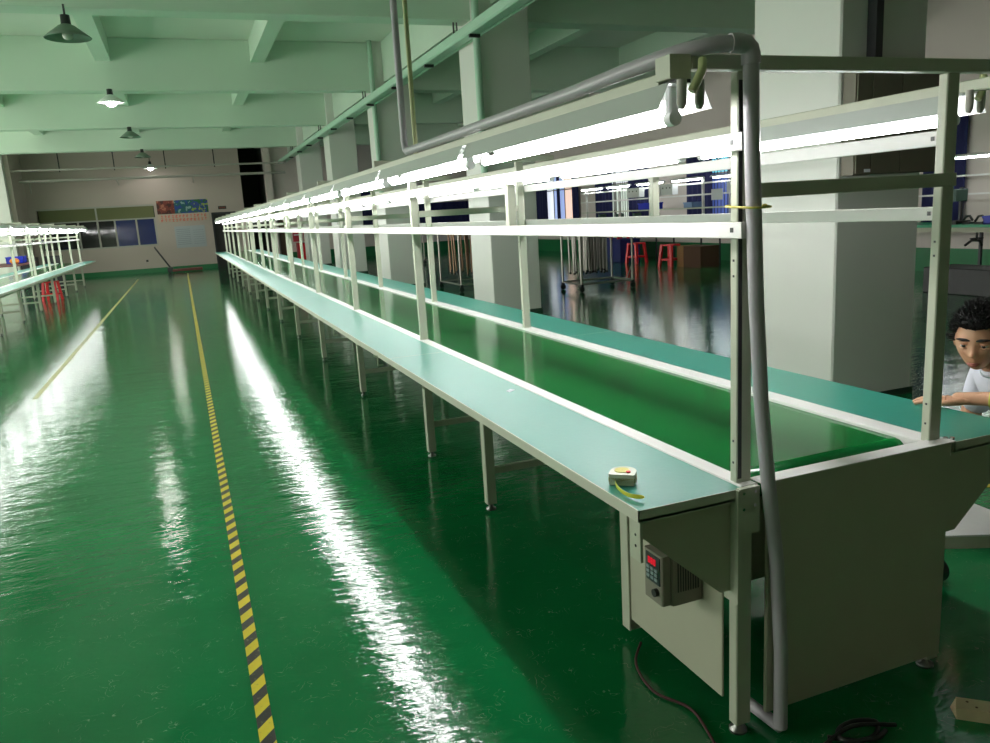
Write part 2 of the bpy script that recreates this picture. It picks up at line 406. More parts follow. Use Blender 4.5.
# things on the end wall
t = thing('wall_banner', 'picture banner with three photo panels above red text on the far wall', 'banner', (.2, wy-.02, 1.85))
MB().box(-.72, 1.12, wy-.012, wy-.002, 1.86, 2.16).build('text_strip', mat('banner_cream', (.55, .45, .36), .7), t)
def photo(name, cols, x0, x1, sc):
    m = bpy.data.materials.new(name); m.use_nodes = True; nt = m.node_tree; b = nt.nodes['Principled BSDF']
    tc = nt.nodes.new('ShaderNodeTexCoord'); v = nt.nodes.new('ShaderNodeTexNoise'); v.inputs['Scale'].default_value = sc
    r = nt.nodes.new('ShaderNodeValToRGB'); r.color_ramp.interpolation = 'CONSTANT'
    r.color_ramp.elements[0].color = (*cols[0], 1); r.color_ramp.elements[1].position = .45; r.color_ramp.elements[1].color = (*cols[1], 1)
    q = r.color_ramp.elements.new(.58); q.color = (*cols[2], 1)
    nt.links.new(tc.outputs['Object'], v.inputs['Vector']); nt.links.new(v.outputs['Fac'], r.inputs['Fac']); nt.links.new(r.outputs['Color'], b.inputs['Base Color'])
    MB().box(x0, x1, wy-.014, wy-.002, 2.16, 2.66).build('photo_panel', m, t)
photo('photo_red', [(.05, .01, .008), (.18, .03, .02), (.4, .14, .08)], -.72, -.1, 5)
photo('photo_blue', [(.02, .05, .28), (.01, .1, .12), (.25, .38, .36)], -.1, .5, 5)
photo('photo_green', [(.02, .12, .04), (.03, .06, .25), (.3, .4, .05)], .5, 1.12, 6)
g = MB()
random.seed(3)
for row, z in enumerate((2.04, 1.90)):
    x = -.62
    while x < 1.05:
        wd = .085
        g.box(x, x+wd, wy-.018, wy-.012, z+.04, z+.052).box(x+wd*.4, x+wd*.55, wy-.018, wy-.012, z-.03, z+.085)
        if random.random() < .6: g.box(x, x+wd, wy-.018, wy-.012, z-.03, z-.018)
        if random.random() < .5: g.box(x, x+.015, wy-.018, wy-.012, z-.03, z+.04)
        x += .13
g.build('red_lettering', RED, t)
t = thing('notice_board', 'pale blue notice board under the banner on the far wall', 'notice board', (.3, wy-.02, .85))
MB().box(-.2, .9, wy-.02, wy-.002, .86, 1.68).build('board', mat('notice_blue', (.42, .45, .48), .6), t)
g = MB()
for i in range(9): g.box(-.14, .35, wy-.024, wy-.02, 1.55-i*.07, 1.565-i*.07)
for i in range(7): g.box(.45, .84, wy-.024, wy-.02, 1.5-i*.085, 1.51-i*.085)
g.build('printed_lines', mat('print_grey', (.25, .28, .32), .7), t)
t = thing('exit_sign', 'small dark exit sign above the dark doorway in the far wall', 'sign', (1.62, wy-.03, 2.24))
MB().box(1.48, 1.78, wy-.04, wy-.002, 2.24, 2.36).build('housing', mat('sign_dark', (.03, .04, .03), .5), t)
MB().box(1.52, 1.58, wy-.045, wy-.04, 2.27, 2.33).box(1.6, 1.66, wy-.045, wy-.04, 2.27, 2.33).box(1.68, 1.74, wy-.045, wy-.04, 2.27, 2.33).build('symbols', mat('sign_red', (.25, .05, .04), .5), t)
single(MB().box(-1.35, -1.27, wy-.02, wy, .42, .5), 'wall_socket', BLACK, 'small dark wall socket low on the far wall left of the pallet jack', 'socket')
t = thing('pallet_jack', 'hand pallet truck with raised handle by the far wall', 'pallet jack', (-.1, 31.9, 0))
RUST = mat('worn_red_steel', (.16, .035, .03), .5, noise=(12, .4))
MB().box(-.45, .6, 31.55, 31.72, .04, .12, .01).build('fork', RUST, t); MB().box(-.45, .6, 31.95, 32.12, .04, .12, .01).build('fork', RUST, t)
MB().box(-.62, -.42, 31.6, 32.1, .05, .2, .02).build('pump_body', DARKM, t)
MB().tube([(-.52, 31.85, .2), (-.95, 31.8, .95)], .03, 8).tube([(-.95, 31.65, .97), (-.95, 31.95, .97)], .025, 8).build('handle', DARKM, t)
for yy in (31.65, 32.03): MB().tube([(-.55, yy-.03, .07), (-.55, yy+.03, .07)], .07, 12).build('wheel', BLACK, t)

# ------------------------------------------------------------------ assembly line
def make_line(dx, ya, yb, near, label, tail):
    """dx shifts the line sideways; ya..yb is its length; near=True builds the drive end in full."""
    X0, X1 = .975+dx, 2.385+dx
    L = thing('assembly_line', label, 'assembly line', ((X0+X1)/2, ya, 0))
    def bx(*a): return MB().box(*a)
    py = [p for p in ([1.645]+[4.67+2.04*i for i in range(12)]) if ya-.1 <= p <= yb]
    # worktops in panels
    cuts = [ya-.01]
    for c in [4.18+4.2*i for i in range(8)]:
        if ya+1 < c < yb-1: cuts.append(c)
    cuts.append(yb)
    for a, b in zip(cuts[:-1], cuts[1:]):
        for (p, q) in ((X0, 1.296+dx), (2.071+dx, X1)):
            o = MB().use(0).box(p+.004, q-.0005, a+.002, b-.002, .722, .7455).use(1).box(p, p+.004, a, b, .715, .7462).box(p, q, a, a+.002, .7155, .7462).box(q-.0005, q+.0005, a, b, .715, .745)
            o.box(p, q, b-.0025, b, .7155, .7462).box(p+.003, q, a, b, .712, .722).use(1)
            o.build('worktop', [TOP, TOPEDGE], L)
    # edge strips beside the belt
    MB().box(1.297+dx, 1.352+dx, ya, yb, .70, .7485, .003).build('side_rail', ALU, L)
    MB().box(1.996+dx, 2.070+dx, ya, yb, .70, .7485, .003).build('side_rail', ALU, L)
    MB().box(1.30+dx, 1.325+dx, ya, yb, .62, .70).build('side_beam', GREY, L)
    MB().box(2.035+dx, 2.06+dx, ya, yb, .62, .70).build('side_beam', GREY, L)
    # belt, rolled over at the ends
    prof = []
    y0 = ya+.135; r = .045
    for i in range(9):
        a = PI/2+PI*i/8; prof.append((y0+r*math.cos(a), .692+r*math.sin(a)))
    tp = []
    q = yb-.1
    while q > y0+.03: tp.append(q); q -= .5
    tp += [y0+.02, y0+.004]
    prof = [(q, .737) for q in tp]+prof+[(q, .647) for q in reversed(tp)]
    m = MB(); n = len(prof)
    vs = [(1.353+dx, y, z) for y, z in prof]+[(1.995+dx, y, z) for y, z in prof]
    m._add(vs, [(i, i+1, n+i+1, n+i) for i in range(n-1)], True)
    m.build('conveyor_belt', BELT, L)
    MB().tube([(1.353+dx, y0, .692), (1.995+dx, y0, .692)], .041, 20).build('end_roller', STEELP, L)
    MB().box(1.353+dx, 1.995+dx, ya+.2, yb-.1, .66, .725).build('belt_bed', GREYD, L)
    # posts, cross members
    for j, y in enumerate(py):
        for x in (1.304, 2.006):
            p = MB().use(0).box(x+dx, x+.047+dx, y, y+.03, .7485, 1.80, .003)
            if j == 0 and near:
                p.use(1).box(x+.002+dx, x+.014+dx, y-.0012, y, .76, 1.78) if x < 2 else None
            for z in (.80, .86, 1.30, 1.34): p.use(1).box(x-.0012+dx, x+dx, y+.012, y+.018, z, z+.006)
            p.build('post', [GREY, DARKM], L)
        MB().box(1.351+dx, (2.052 if y < 2 else 2.006)+dx, y-.006 if y < 2 else y+.003, y-.0005 if y < 2 else y+.028, 1.496, 1.533, .002).build('cross_bar', GREY, L)
        MB().box((1.16 if j == 0 else 1.10)+dx, (2.21 if j == 0 else 2.26)+dx, y-.02, y+.014, 1.80, 1.834, .002).build('top_cross_bar', GREY, L)
    sy = 3.13
    if near:
        for x in (1.300, 2.012):
            MB().box(x+dx, x+.034+dx, sy, sy+.034, 1.44, 1.612, .002).build('hanging_post', GREY, L)
    # longitudinal members
    for x in (1.101, 2.219):
        MB().box(x+dx, x+.04+dx, ya+.06, yb, 1.766, 1.7995, .003).build('light_beam', GREY, L)
        if near:
            MB().use(0).box(x-.008+dx, x+.05+dx, ya-.0, ya+.06, 1.778, 1.832, .002).use(1).box(x+.012+dx, x+.05+dx, ya+.002, ya+.058, 1.768, 1.7775).build('beam_end_block', [GREY, BLACK], L)
    for x, nm in ((1.283, 0), (2.054, 0)):
        for z0, z1 in ((1.612, 1.655), (1.40, 1.44)):
            rs = ya-.015 if x < 2 else ya+.068
            o = MB().use(0).box(x+dx, x+.02+dx, rs, yb-.3, z0, z1, .002)
            if near:
                o.use(1).box(x+.0205+dx, x+.034+dx, rs+.003, rs+.014, z0+.006, z1-.008).box(x-.001+dx, x+dx, rs+.03, rs+.042, z0+.015, z0+.027)
            o.build('long_rail', [ALU, BLACK], L)
    # legs, feet, stretchers, arms under the worktop
    legs = [1.62, 3.58]+[4.62+2.03*i for i in range(12)]
    for j, y in enumerate([q for q in legs if ya-.1 <= q <= yb]):
        near1 = (near and y < 1.7)
        for x in (1.285, 2.015):
            g = MB().use(0).box(x+dx, x+.05+dx, y, y+(.05 if not near1 else .035), .035, .70, .003)
            o = g.build('leg', [GREY, BLACK], L)
            MB().lathe([(.0, .0), (.026, .0), (.026, .008), (.012, .014), (.012, .035), (0, .035)], x+.025+dx, y+.025, 14).build('levelling_foot', mat('foot_steel', (.25, .25, .24), .3, metal=1), o)
        if not near1:
            MB().box(1.335+dx, 2.015+dx, y+.01, y+.035, .19, .225).build('stretcher', GREY, L)
            MB().box(1.335+dx, 2.015+dx, y+.005, y+.045, .58, .62).build('stretcher', GREY, L)
        for s in (0, 1):
            pol = [(X0+.015, .7115), (1.28+dx, .7115), (1.28+dx, .45 if near1 else .6), (1.24+dx, .45 if near1 else .6), (X0+.015, .668 if near1 else .685)]
            if s: pol = [(X0+X1-a, b) for a, b in pol]
            MB().prism(pol, 1, y+.012, y+.016).build('gusset', GREYD if near1 else GREY, L)
            if near1:
                xx = X0+.01 if s == 0 else X1-.02
                o = MB().use(0).box(xx, xx+.008, y+.0, y+.05, .60, .7115)
                o.use(1)
                for zz in (.64, .67): o.tube([(xx-.001, y+.022, zz), (xx, y+.022, zz)], .004, 8)
                o.build('end_flange', [GREY, BLACK], L)
    if near:
        # drive cabinet
        MB().use(0).box(1.375+dx, 2.05+dx, 1.605, 1.618, .06, .7495, .002).use(1).box(1.352+dx, 2.068+dx, 1.603, 1.655, .7497, .7525).build('end_panel', [GREYD, ALU], L)
        MB().box(1.289+dx, 1.297+dx, 1.69, 2.24, .085, .70, .002).build('side_panel', GREYD, L)
        MB().box(1.2815+dx, 1.289+dx, 2.19, 2.24, .04, .71, .002).build('corner_strip', GREY, L)
        MB().box(1.296+dx, 1.34+dx, 2.2, 2.24, .035, .7).build('leg', GREY, L)
        MB().box(2.035+dx, 2.045+dx, 1.68, 2.24, .085, .71).build('side_panel', GREYD, L)
        MB().box(1.32+dx, 2.03+dx, 2.225, 2.24, .085, .65).build('rear_panel', GREYD, L)
        MB().box(1.272+dx, 1.280+dx, 1.60, 1.66, .42, .745, .001).build('joint_plate', GREY, L)
        b = MB().use(0).box(1.279+dx, 1.345+dx, 1.602, 1.6185, .62, .7475, .001)
        b.use(1)
        for x, z in ((1.292, .735), (1.33, .735), (1.292, .69), (1.328, .697)): b.tube([(x+dx, 1.600, z), (x+dx, 1.603, z)], .0045, 8)
        b.build('joint_plate', [GREY, CHROME], L)
        b = MB().tube([(2.078+dx, 1.625, .745), (2.078+dx, 1.625, .757)], .007, 8).tube([(2.062+dx, 1.635, .752), (2.062+dx, 1.635, .757)], .007, 8)
        b.build('bolt', CHROME, L)
        for yy in (4.45, 5.9):
            MB().box(X0-.004, X0+.004, yy, yy+.012, .665, .725).box(X0-.004, X0+.03, yy, yy+.012, .66, .668).build('edge_clip', GREY, L)
        MB().tube([(X0+.03, 4.45, .70), (X0+.03, 5.2, .690), (X0+.03, 5.9, .70)], .004, 6).build('loose_wire', GREY, L)
    return L

main = make_line(0, 1.62, 27.6, True, 'long green-belt conveyor line with teal worktops and white overhead frame', None)
left = make_line(-4.965, 3.66, 27.6, False, 'conveyor line with white frame along the left side of the aisle', None)

# fluorescent fixtures ------------------------------------------------
FL = 1.40
def make_fixture():
    f = bpy.data.objects.new('tube_light', None); C.objects.link(f)
    # local: centred x, y from 0..FL, z=0 at top of housing (under the beam)
    m = MB()
    out = [(-.075, -.058), (-.046, 0), (.046, 0), (.075, -.058)]
    inn = [(-.0735, -.058), (-.0455, -.002), (.0455, -.002), (.0735, -.058)]
    n = 4
    vs = [(x, y, z) for y in (0, FL-.03) for x, z in out+inn]
    fo = [(i, i+1, 8+i+1, 8+i) for i in range(3)]
    fi = [(4+i, 4+i+1, 12+i+1, 12+i) for i in range(3)]
    ed = [(0, 4, 12, 8), (3, 7, 15, 11)]+[(i, i+1, 5+i, 4+i) for i in range(3)]+[(8+i, 9+i, 13+i, 12+i) for i in range(3)]
    m.use(0)._add(vs, fo+ed); m.use(1)._add(vs, fi)
    r = m.build('reflector', [REFO, REFI], f)
    MB().box(-.02, .02, .08, FL-.11, -.03, -.0025).build('ballast_cover', PLASTW, f)
    for y in (.055, FL-.085):
        MB().box(-.013, .013, y-.012, y+.012, -.072, -.0025, .004).tube([(0, y-.014, -.073), (0, y+.014, -.073)], .0175, 14).build('lamp_holder', PLASTW, f)
    MB().tube([(0, .070, -.073), (0, FL-.100, -.073)], .0145, 14).build('tube', TUBE, f)
    return f
fx0 = make_fixture(); used = False
def place_fixture(x, y, z, label, group):
    global used
    o = fx0 if not used else copy_tree(fx0)
    used = True
    o.location = (x, y, z); tag(o, label, 'tube light', group)
    return o
def from_near(i, n):
    return 'nearest' if i == 0 else ('farthest' if i == n-1 else ORD[i]+' from the near end')
n = 18
for i in range(n):
    y = 1.60+1.425*i
    place_fixture(1.121, y, 1.766, 'lit tube light over the aisle-side worktop of the main line, '+from_near(i, n), 'tube lights over the main line, aisle side')
for i in range(n):
    y = 1.76+1.42*i
    place_fixture(2.239, y, 1.766, 'lit tube light over the column-side worktop of the main line, '+from_near(i, n), 'tube lights over the main line, column side')
def from_far(i, n):
    return 'farthest' if i == n-1 else ORD[n-1-i]+' from the far end'
n2 = 16
for i in range(n2):
    y = 3.7+1.5*i
    place_fixture(2.239-4.965, y, 1.766, 'lit tube light on the aisle side of the left line, '+from_far(i, n2), 'tube lights over the left line, aisle side')
for i in range(n2):
    y = 3.7+1.5*i
    place_fixture(1.121-4.965, y, 1.766, 'lit tube light on the outer side of the left line, '+from_far(i, n2), 'tube lights over the left line, outer side')

# near-end hardware: grey stub holders, cream cable bend on both light beams
for sx, lab, oy in ((1.121, 'aisle-side', .083), (2.239, 'column-side', .243)):
    t = thing('lamp_end_holder', 'grey stub pair and cream conduit bend ending the %s light beam' % lab, 'lamp holder', (sx, 1.58, 1.70))
    for dxx in (-.022, .026):
        MB().tube([(sx+dxx, 1.50+oy, 1.770), (sx+dxx, 1.50+oy, 1.718), (sx+dxx, 1.503+oy, 1.706)], [.0115, .0115, .007], 12).build('stub', HOLD, t)
    MB().tube([(sx-.004, 1.488+oy, 1.742), (sx+.006, 1.486+oy, 1.758), (sx+.03, 1.494+oy, 1.79), (sx+.042, 1.51+oy, 1.814)], .0105, 10).build('conduit_bend', COND, t)

# grey PVC pipe: down from the ceiling, along the beam, down the near post
def arc(c, a, b, r, n=6):
    # quarter bend: from c+a*r to c+b*r around centre c
    c = Vector(c); a = Vector(a); b = Vector(b)
    return [c+a*r*math.cos(PI/2*i/n)+b*r*math.sin(PI/2*i/n) for i in range(n+1)]
t = thing('pvc_pipe', 'grey plastic conduit pipe over the frame and down the near post to the floor', 'pipe', (1.37, 1.56, 0))
z = 1.822; r = .019
pts = [(1.10, 3.92, z), (1.10, 3.0, z), (1.10, 2.1, z+.002), (1.102, 1.85, z+.008), (1.118, 1.72, z+.014), (1.150, 1.645, z+.022), (1.20, 1.605, z+.028), (1.25, 1.592, z+.030)]
MB().tube(pts, r, 16).build('pipe_along_beam', PVC, t)
el = [(1.24, 1.594, z+.030), (1.262, 1.591, z+.030), (1.282, 1.590, z+.027), (1.293, 1.590, z+.018), (1.297, 1.590, z+.004), (1.298, 1.590, z-.016)]
MB().tube(el, .0225, 16).build('elbow', PVC, t)
MB().tube([(1.298, 1.590, z-.01), (1.2985, 1.590, z-.06), (1.302, 1.59, 1.62), (1.318, 1.59, 1.246), (1.334, 1.588, .986), (1.354, 1.582, .765), (1.382, 1.578, .54), (1.40, 1.576, .257), (1.402, 1.576, .0245)], r, 16).build('drop_pipe', PVC, t)
MB().tube([(1.402, 1.576, .024), (1.395, 1.72, .024)], .018, 12).build('floor_stub', PVC, t)
z = z-.0
MB().tube([(1.10, 3.9, z), (1.10, 3.95, z+.01), (1.10, 3.965, z+.05), (1.10, 3.965, ZC-.01)], .0175, 12).build('riser_pipe', PVC, t)
single(MB().tube([(1.165, 3.99, 1.80), (1.165, 3.99, ZC-.01)], .012, 10), 'conduit_riser', COND, 'thin cream conduit rising beside the grey riser pipe to the ceiling', 'conduit')
m = MB()
pts = []
for i in range(25):
    a = 2*PI*i/24
    cxx = 1.317; hx = .038; pts.append((cxx+hx*math.copysign(abs(math.cos(a))**.6, math.cos(a)), 1.623+.056*math.copysign(abs(math.sin(a))**.6, math.sin(a)), 1.477+.004*math.sin(a)))
m.tube(pts, .003, 6, False).tube([(1.315, 1.566, 1.477), (1.336, 1.560, 1.474)], .003, 6).sphere((1.322, 1.566, 1.476), .006, 8, 6)
single(m, 'cable_tie', YTIE, 'yellow cable tie holding the grey pipe to the near post', 'cable tie')

# motor inverter on the cabinet side
t = thing('inverter', 'black motor inverter with red digits on the cabinet side below the worktop', 'inverter', (1.2, 1.82, .35))
IX0, IX1, IY0, IY1, IZ0, IZ1 = 1.150, 1.288, 1.775, 1.875, .355, .525
DGM = mat('inverter_grey', (.22, .20, .16), .45)
MB().box(IX0+.03, IX1, IY0, IY1, IZ0, IZ1, .006).build('housing', DGM, t)
MB().box(IX0, IX0+.03, IY0+.003, IY1-.003, IZ0+.005, IZ1-.012, .004).build('front_cover', DGM, t)
v = MB()
for i in range(9): v.box(IX0+.05+i*.0085, IX0+.054+i*.0085, IY0-.001, IY0+.002, IZ0+.04, IZ1-.035)
v.build('vent_slots', BLACK, t)
MB().box(IX0-.003, IX0, IY0+.012, IY1-.018, IZ0+.065, IZ1-.02).build('keypad', mat('keypad_dark', (.012, .03, .03), .3), t)
dg = MB()
def seg(yc, zc, s, segs):
    w_, h_, tt = s*.5, s, s*.14
    S = {'a': (-w_/2, w_/2, h_/2-tt, h_/2), 'd': (-w_/2, w_/2, -h_/2, -h_/2+tt), 'g': (-w_/2, w_/2, -tt/2, tt/2),
         'b': (-w_/2, -w_/2+tt, 0, h_/2), 'c': (-w_/2, -w_/2+tt, -h_/2, 0), 'f': (w_/2-tt, w_/2, 0, h_/2), 'e': (w_/2-tt, w_/2, -h_/2, 0)}
    for q in segs:
        a, b, c_, d_ = S[q]; dg.box(IX0-.005, IX0-.003, yc+a, yc+b, zc+c_, zc+d_)
for i, sg in enumerate(['abcdef', 'abcdefg', 'abcdef']): seg(IY1-.036-i*.014, IZ1-.040, .019, sg)
dg.build('red_digits', mat('red_led', (.4, .01, .03), .4, emit=(1, .01, .04), strength=.45), t)
kb = MB()
for r_ in range(3):
    for c_ in range(3): kb.box(IX0-.006, IX0-.003, IY0+.022+c_*.02, IY0+.036+c_*.02, IZ0+.075+r_*.014, IZ0+.084+r_*.014)
kb.build('keys', mat('key_grey', (.25, .32, .33), .5), t)
MB().tube([(IX0-.012, IY0+.03, IZ0+.04), (IX0, IY0+.03, IZ0+.04)], .012, 14).build('dial', BLACK, t)
single(MB().tube(smooth([(1.30, 2.15, .012), (1.22, 2.05, .008), (1.19, 1.9, .007), (1.24, 1.78, .007), (1.22, 1.66, .007), (1.17, 1.5, .007)]), .0045, 8), 'power_cable', REDCAB, 'thin dark red cable lying on the floor beside the drive cabinet', 'cable')
m = MB()
m.tube(smooth([(1.50, 1.50, .010), (1.56, 1.455, .010), (1.62, 1.45, .010), (1.67, 1.49, .010), (1.62, 1.52, .010), (1.55, 1.51, .012), (1.52, 1.46, .02), (1.60, 1.43, .02), (1.66, 1.45, .012)]), .0065, 8)
m.tube(smooth([(1.47, 1.48, .008), (1.58, 1.49, .026), (1.71, 1.46, .008)]), .006, 8)
single(m, 'coiled_cable', BLACK, 'black coiled cable on the floor below the end panel', 'cable')

# tape measure on the worktop
t = thing('tape_measure', 'round white tape measure with its yellow strip out on the near worktop', 'tape measure', (1.06, 1.80, .7465))
from math import cos, sin
def lp(x, y, a=math.radians(-40)):
    return (1.055+x*cos(a)-y*sin(a), 1.815+x*sin(a)+y*cos(a))
def dshape(rr, n=20):
    p = []
    for i in range(n+1):
        a = PI*.0+PI*1.0*i/n; p.append((rr*cos(a), rr*1.05*sin(a)))
    p += [(-rr, -.028), (-rr*.9, -.034), (rr*.95, -.034), (rr, -.03)]
    return [lp(*q) for q in p]
m = MB(); m.prism(dshape(.036), 2, .7475, .7785); m.build('case', mat('clear_case', (.62, .64, .52), .25), t)
m = MB(); m.prism(dshape(.0368), 2, .755, .768); m.build('olive_band', mat('olive_rubber', (.28, .27, .08), .5), t)
m = MB(); cx, cy = lp(-.004, .003); m.tube([(cx, cy, .7784), (cx, cy, .7800)], .021, 20).build('label_disc', mat('yellow_label', (.75, .68, .2), .5), t)
m = MB(); cx, cy = lp(.016, -.012); m.tube([(cx, cy, .778), (cx, cy, .7825)], .006, 12).build('red_button', RED, t)
m = MB(); pts = [(1.028, 1.812), (1.010, 1.785), (1.001, 1.742), (.999, 1.709), (1.005, 1.682), (1.028, 1.659)]
zs = [.757, .755, .7545, .7545, .7555, .7575]
vs = []
for (x, y), zz in zip(pts, zs): vs += [(x, y, zz-.0065), (x, y, zz+.0065)]
fs = [(2*i, 2*i+2, 2*i+3, 2*i+1) for i in range(len(pts)-1)]
m._add(vs, fs, True); o = m.build('yellow_strip', mat('tape_yellow', (.62, .58, .03), .4), t)
s = o.modifiers.new('s', 'SOLIDIFY'); s.thickness = .0018
s = o.modifiers.new('u', 'SUBSURF'); s.levels = 2; s.render_levels = 2
single(MB().prism([(1.215, 3.02), (1.25, 3.05), (1.24, 3.075), (1.21, 3.05)], 2, .7462, .7475), 'paper_scrap', PAPER, 'tiny white paper scrap on the aisle-side worktop', 'paper')

# ------------------------------------------------------------------ floor markings and floor things
hz = MB().box(.027, .074, -1.5, 30.5, .0002, .0012)
o = hz.build('floor_tape', hazard_mat()); tag(o, 'yellow and black striped hazard tape running down the aisle floor', 'floor tape')
YL = mat('worn_yellow_paint', (.42, .40, .12), .4, noise=(8, .35))
m = MB(); y = 8.5
while y < 29:
    m.box(-1.53, -1.48, y, min(y+.93, 29), .0002, .0012); y += .95
tag(m.build('floor_line', YL), 'worn pale yellow line on the floor left of the aisle centre', 'floor line')
m = MB()
th = math.radians(20)
def wp(u, v, z): return (1.905+u*cos(th)-v*sin(th), 1.43+u*sin(th)-0+v*cos(th), z)
t = thing('wood_block', 'short pale wooden batten with a broken end on the floor at lower right', 'wood block', (1.95, 1.4, 0))
vs = []
prof = [(-.028, .0), (.028, .0), (.028, .036), (-.028, .036)]
xs = [0, .01, .5]
for u in xs:
    for j, (v, z) in enumerate(prof):
        du = [.004, -.004, .010, .0][j] if u == 0 else 0
        a = math.radians(-42)
        vs.append((1.905+(u+du)*cos(a)-v*sin(a), 1.435+(u+du)*sin(a)+v*cos(a), z))
m = MB(); m._add(vs, [(0,1,2,3), (11,10,9,8)]+[(i*4+j, i*4+(j+1) % 4, (i+1)*4+(j+1) % 4, (i+1)*4+j) for i in range(2) for j in range(4)])
m.build('batten', WOOD, t)
m = MB()
for u, v in ((.035, .01), (.14, -.005), (.055, -.012), (.13, .018)):
    a = math.radians(-42); m.tube([(1.905+u*cos(a)-v*sin(a), 1.435+u*sin(a)+v*cos(a), .0355), (1.905+u*cos(a)-v*sin(a), 1.435+u*sin(a)+v*cos(a), .0368)], .004, 8)
m.build('nail', CARDD, t)
# folded metal bracket with triangular gusset lying right of the line
t = thing('steel_bracket', 'pale triangular steel bracket plate on the floor beyond the right gusset', 'bracket', (3.0, 2.3, 0))
MB().prism([(2.80, 2.22), (3.20, 2.03), (3.24, 2.46)], 2, .052, .058).build('triangle_plate', ALU, t)
MB().box(-.2, .3, -.003, .003, 0, .058)
m = MB(); d_ = Vector((.40, -.19, 0)); nrm = Vector((.19, .40, 0)).normalized()*.004; p0 = Vector((2.78, 2.23, 0)); 
vs = [p0, p0+d_*1.3, p0+d_*1.3+nrm, p0+nrm]; vs = vs+[v+Vector((0, 0, .058)) for v in vs]
m._add(vs, [(0,1,2,3),(4,5,6,7),(0,1,5,4),(1,2,6,5),(2,3,7,6),(3,0,4,7)]); m.build('front_flange', GREYD, t)
o = single(MB().tube([(2.53, 2.03, .05), (2.56, 2.03, .05)], .05, 20).tube([(2.52, 2.03, .05), (2.57, 2.03, .05)], .015, 10), 'caster_wheel', BLACK, 'small black caster wheel on the floor just right of the end panel', 'wheel')
o = single(MB().box(3.50, 3.66, 2.62, 2.66, .001, .004), 'yellow_strip_scrap', mat('scrap_yellow', (.6, .5, .04), .5), 'small yellow strip on the floor beyond the bracket', 'strip')
o.rotation_euler.z = -.4

# ------------------------------------------------------------------ pendant lamps
def pendant(x, y, lit, lab, z=4.0):
    t = thing('pendant_lamp', lab, 'pendant lamp', (x, y, z-.1))
    SH = mat('lamp_shade_enamel', (.16, .22, .17), .5)
    MB().tube([(x, y, z+.12), (x, y, ZB if y > 8 else ZC)], .012, 8).lathe([(0, z+.16), (.05, z+.15), (.055, z+.04), (.07, z+.02)], x, y, 16).build('stem', DARKM, t)
    sh = MB().lathe([(.05, z+.05), (.09, z+.03), (.18, z-.04), (.255, z-.10), (.25, z-.105), (.17, z-.05), (.08, z+.02)], x, y, 28).build('lamp_shade', SH if not lit else mat('lit_shade_enamel', (.8, .85, .8), .5), t)  # lit lamps get a paler shade colour in place of lamplight on it
    if lit:
        MB().sphere((x, y, z-.09), (.10, .10, .075), 16, 10).build('bulb', mat('lit_bulb', (1, 1, 1), .3, emit=(1, .95, .9), strength=70), t)
    else:
        MB().sphere((x, y, z-.07), (.06, .06, .055), 16, 10).build('bulb', mat('dead_bulb', (.5, .52, .45), .2), t)
pendant(-.93, 10.85, False, 'unlit pendant lamp with a grey conical shade, nearest to the camera', z=3.88)
pendant(-.89, 16.8, True, 'larger of the two lit pendant lamps, bright white under its shade')
pendant(-.87, 22.6, False, 'unlit pendant lamp just beyond the bright lamp')
pendant(-.82, 28.5, False, 'small unlit pendant lamp farthest but one, over the far lit bulb')
pendant(-.72, 31.9, True, 'small lit pendant lamp nearest to the far wall', z=3.88)

# ------------------------------------------------------------------ right-hand hall
def bench_line(x, ya, yb, name_label):
    L = thing('workstation_line', name_label, 'workbench', (x, ya, 0))
    MB().box(x-.3, x+.3, ya, yb, .78, .81).build('tabletop', GREENT, L)
    MB().box(x-.25, x+.25, ya, yb, 1.30, 1.33).build('upper_shelf', GREY, L)
    for z in (1.60, 1.86): MB().box(x-.26, x-.22, ya, yb, z, z+.035).build('long_rail', ALU, L)
    y = ya+.1
    while y < yb:
        MB().box(x-.22, x-.17, y, y+.05, .811, 2.02).build('post', ALU, L)
        MB().box(x-.28, x-.25, y, y+.03, 0, .78).build('leg', DARKM, L); MB().box(x+.25, x+.28, y, y+.03, 0, .78).build('leg', DARKM, L)
        y += 1.9
    return L
def far_fixture(x, y, z, lab):
    t = thing('tube_light', lab, 'tube light', (x, y, z), 'tube lights over the hall benches')
    MB().prism([(x-.07, z-.04), (x-.03, z), (x+.03, z), (x+.07, z-.04)], 1, y, y+1.25).build('reflector', PLASTW, t)
    MB().tube([(x, y+.03, z-.055), (x, y+1.2, z-.055)], .016, 8).build('tube', TUBEF, t)
bench_line(11.6, 13.6, 21.6, 'row of workstations with white frame by the curtained side wall')
for i, y in enumerate([13.9, 15.5, 17.1, 18.7, 20.2]):
    far_fixture(11.3, y, 2.03, 'lit tube light over the curtain-side workstations, %s' % (['nearest', 'second nearest', 'middle one', 'second farthest', 'farthest'][i]))
def control_box(x, y, z, w_, h_, lab):
    t = thing('control_box', lab, 'control box', (x, y, z))
    MB().box(x-.08, x+.08, y, y+w_, z, z+h_, .01).build('housing', PLASTW, t)
    g = MB()
    for i in range(3): g.tube([(x-.085, y+w_*(.2+.3*i), z+h_*.65), (x-.08, y+w_*(.2+.3*i), z+h_*.65)], .02, 8)
    g.build('dial', BLACK, t)
control_box(11.2, 16.45, 1.66, .5, .26, 'white control box on the workstation frame, right of the crossed window')
control_box(11.2, 17.05, 1.66, .3, .26, 'white control box beside the other one on the workstation frame')
control_box(11.2, 17.95, 1.66, .6, .24, 'wide white control box before the pale crossed-bar window')
single(MB().box(11.28, 11.29, 14.75, 15.15, 1.48, 1.72), 'paper_notice', PAPER, 'bright white sheet hanging on the workstation frame near the cyan window', 'paper')
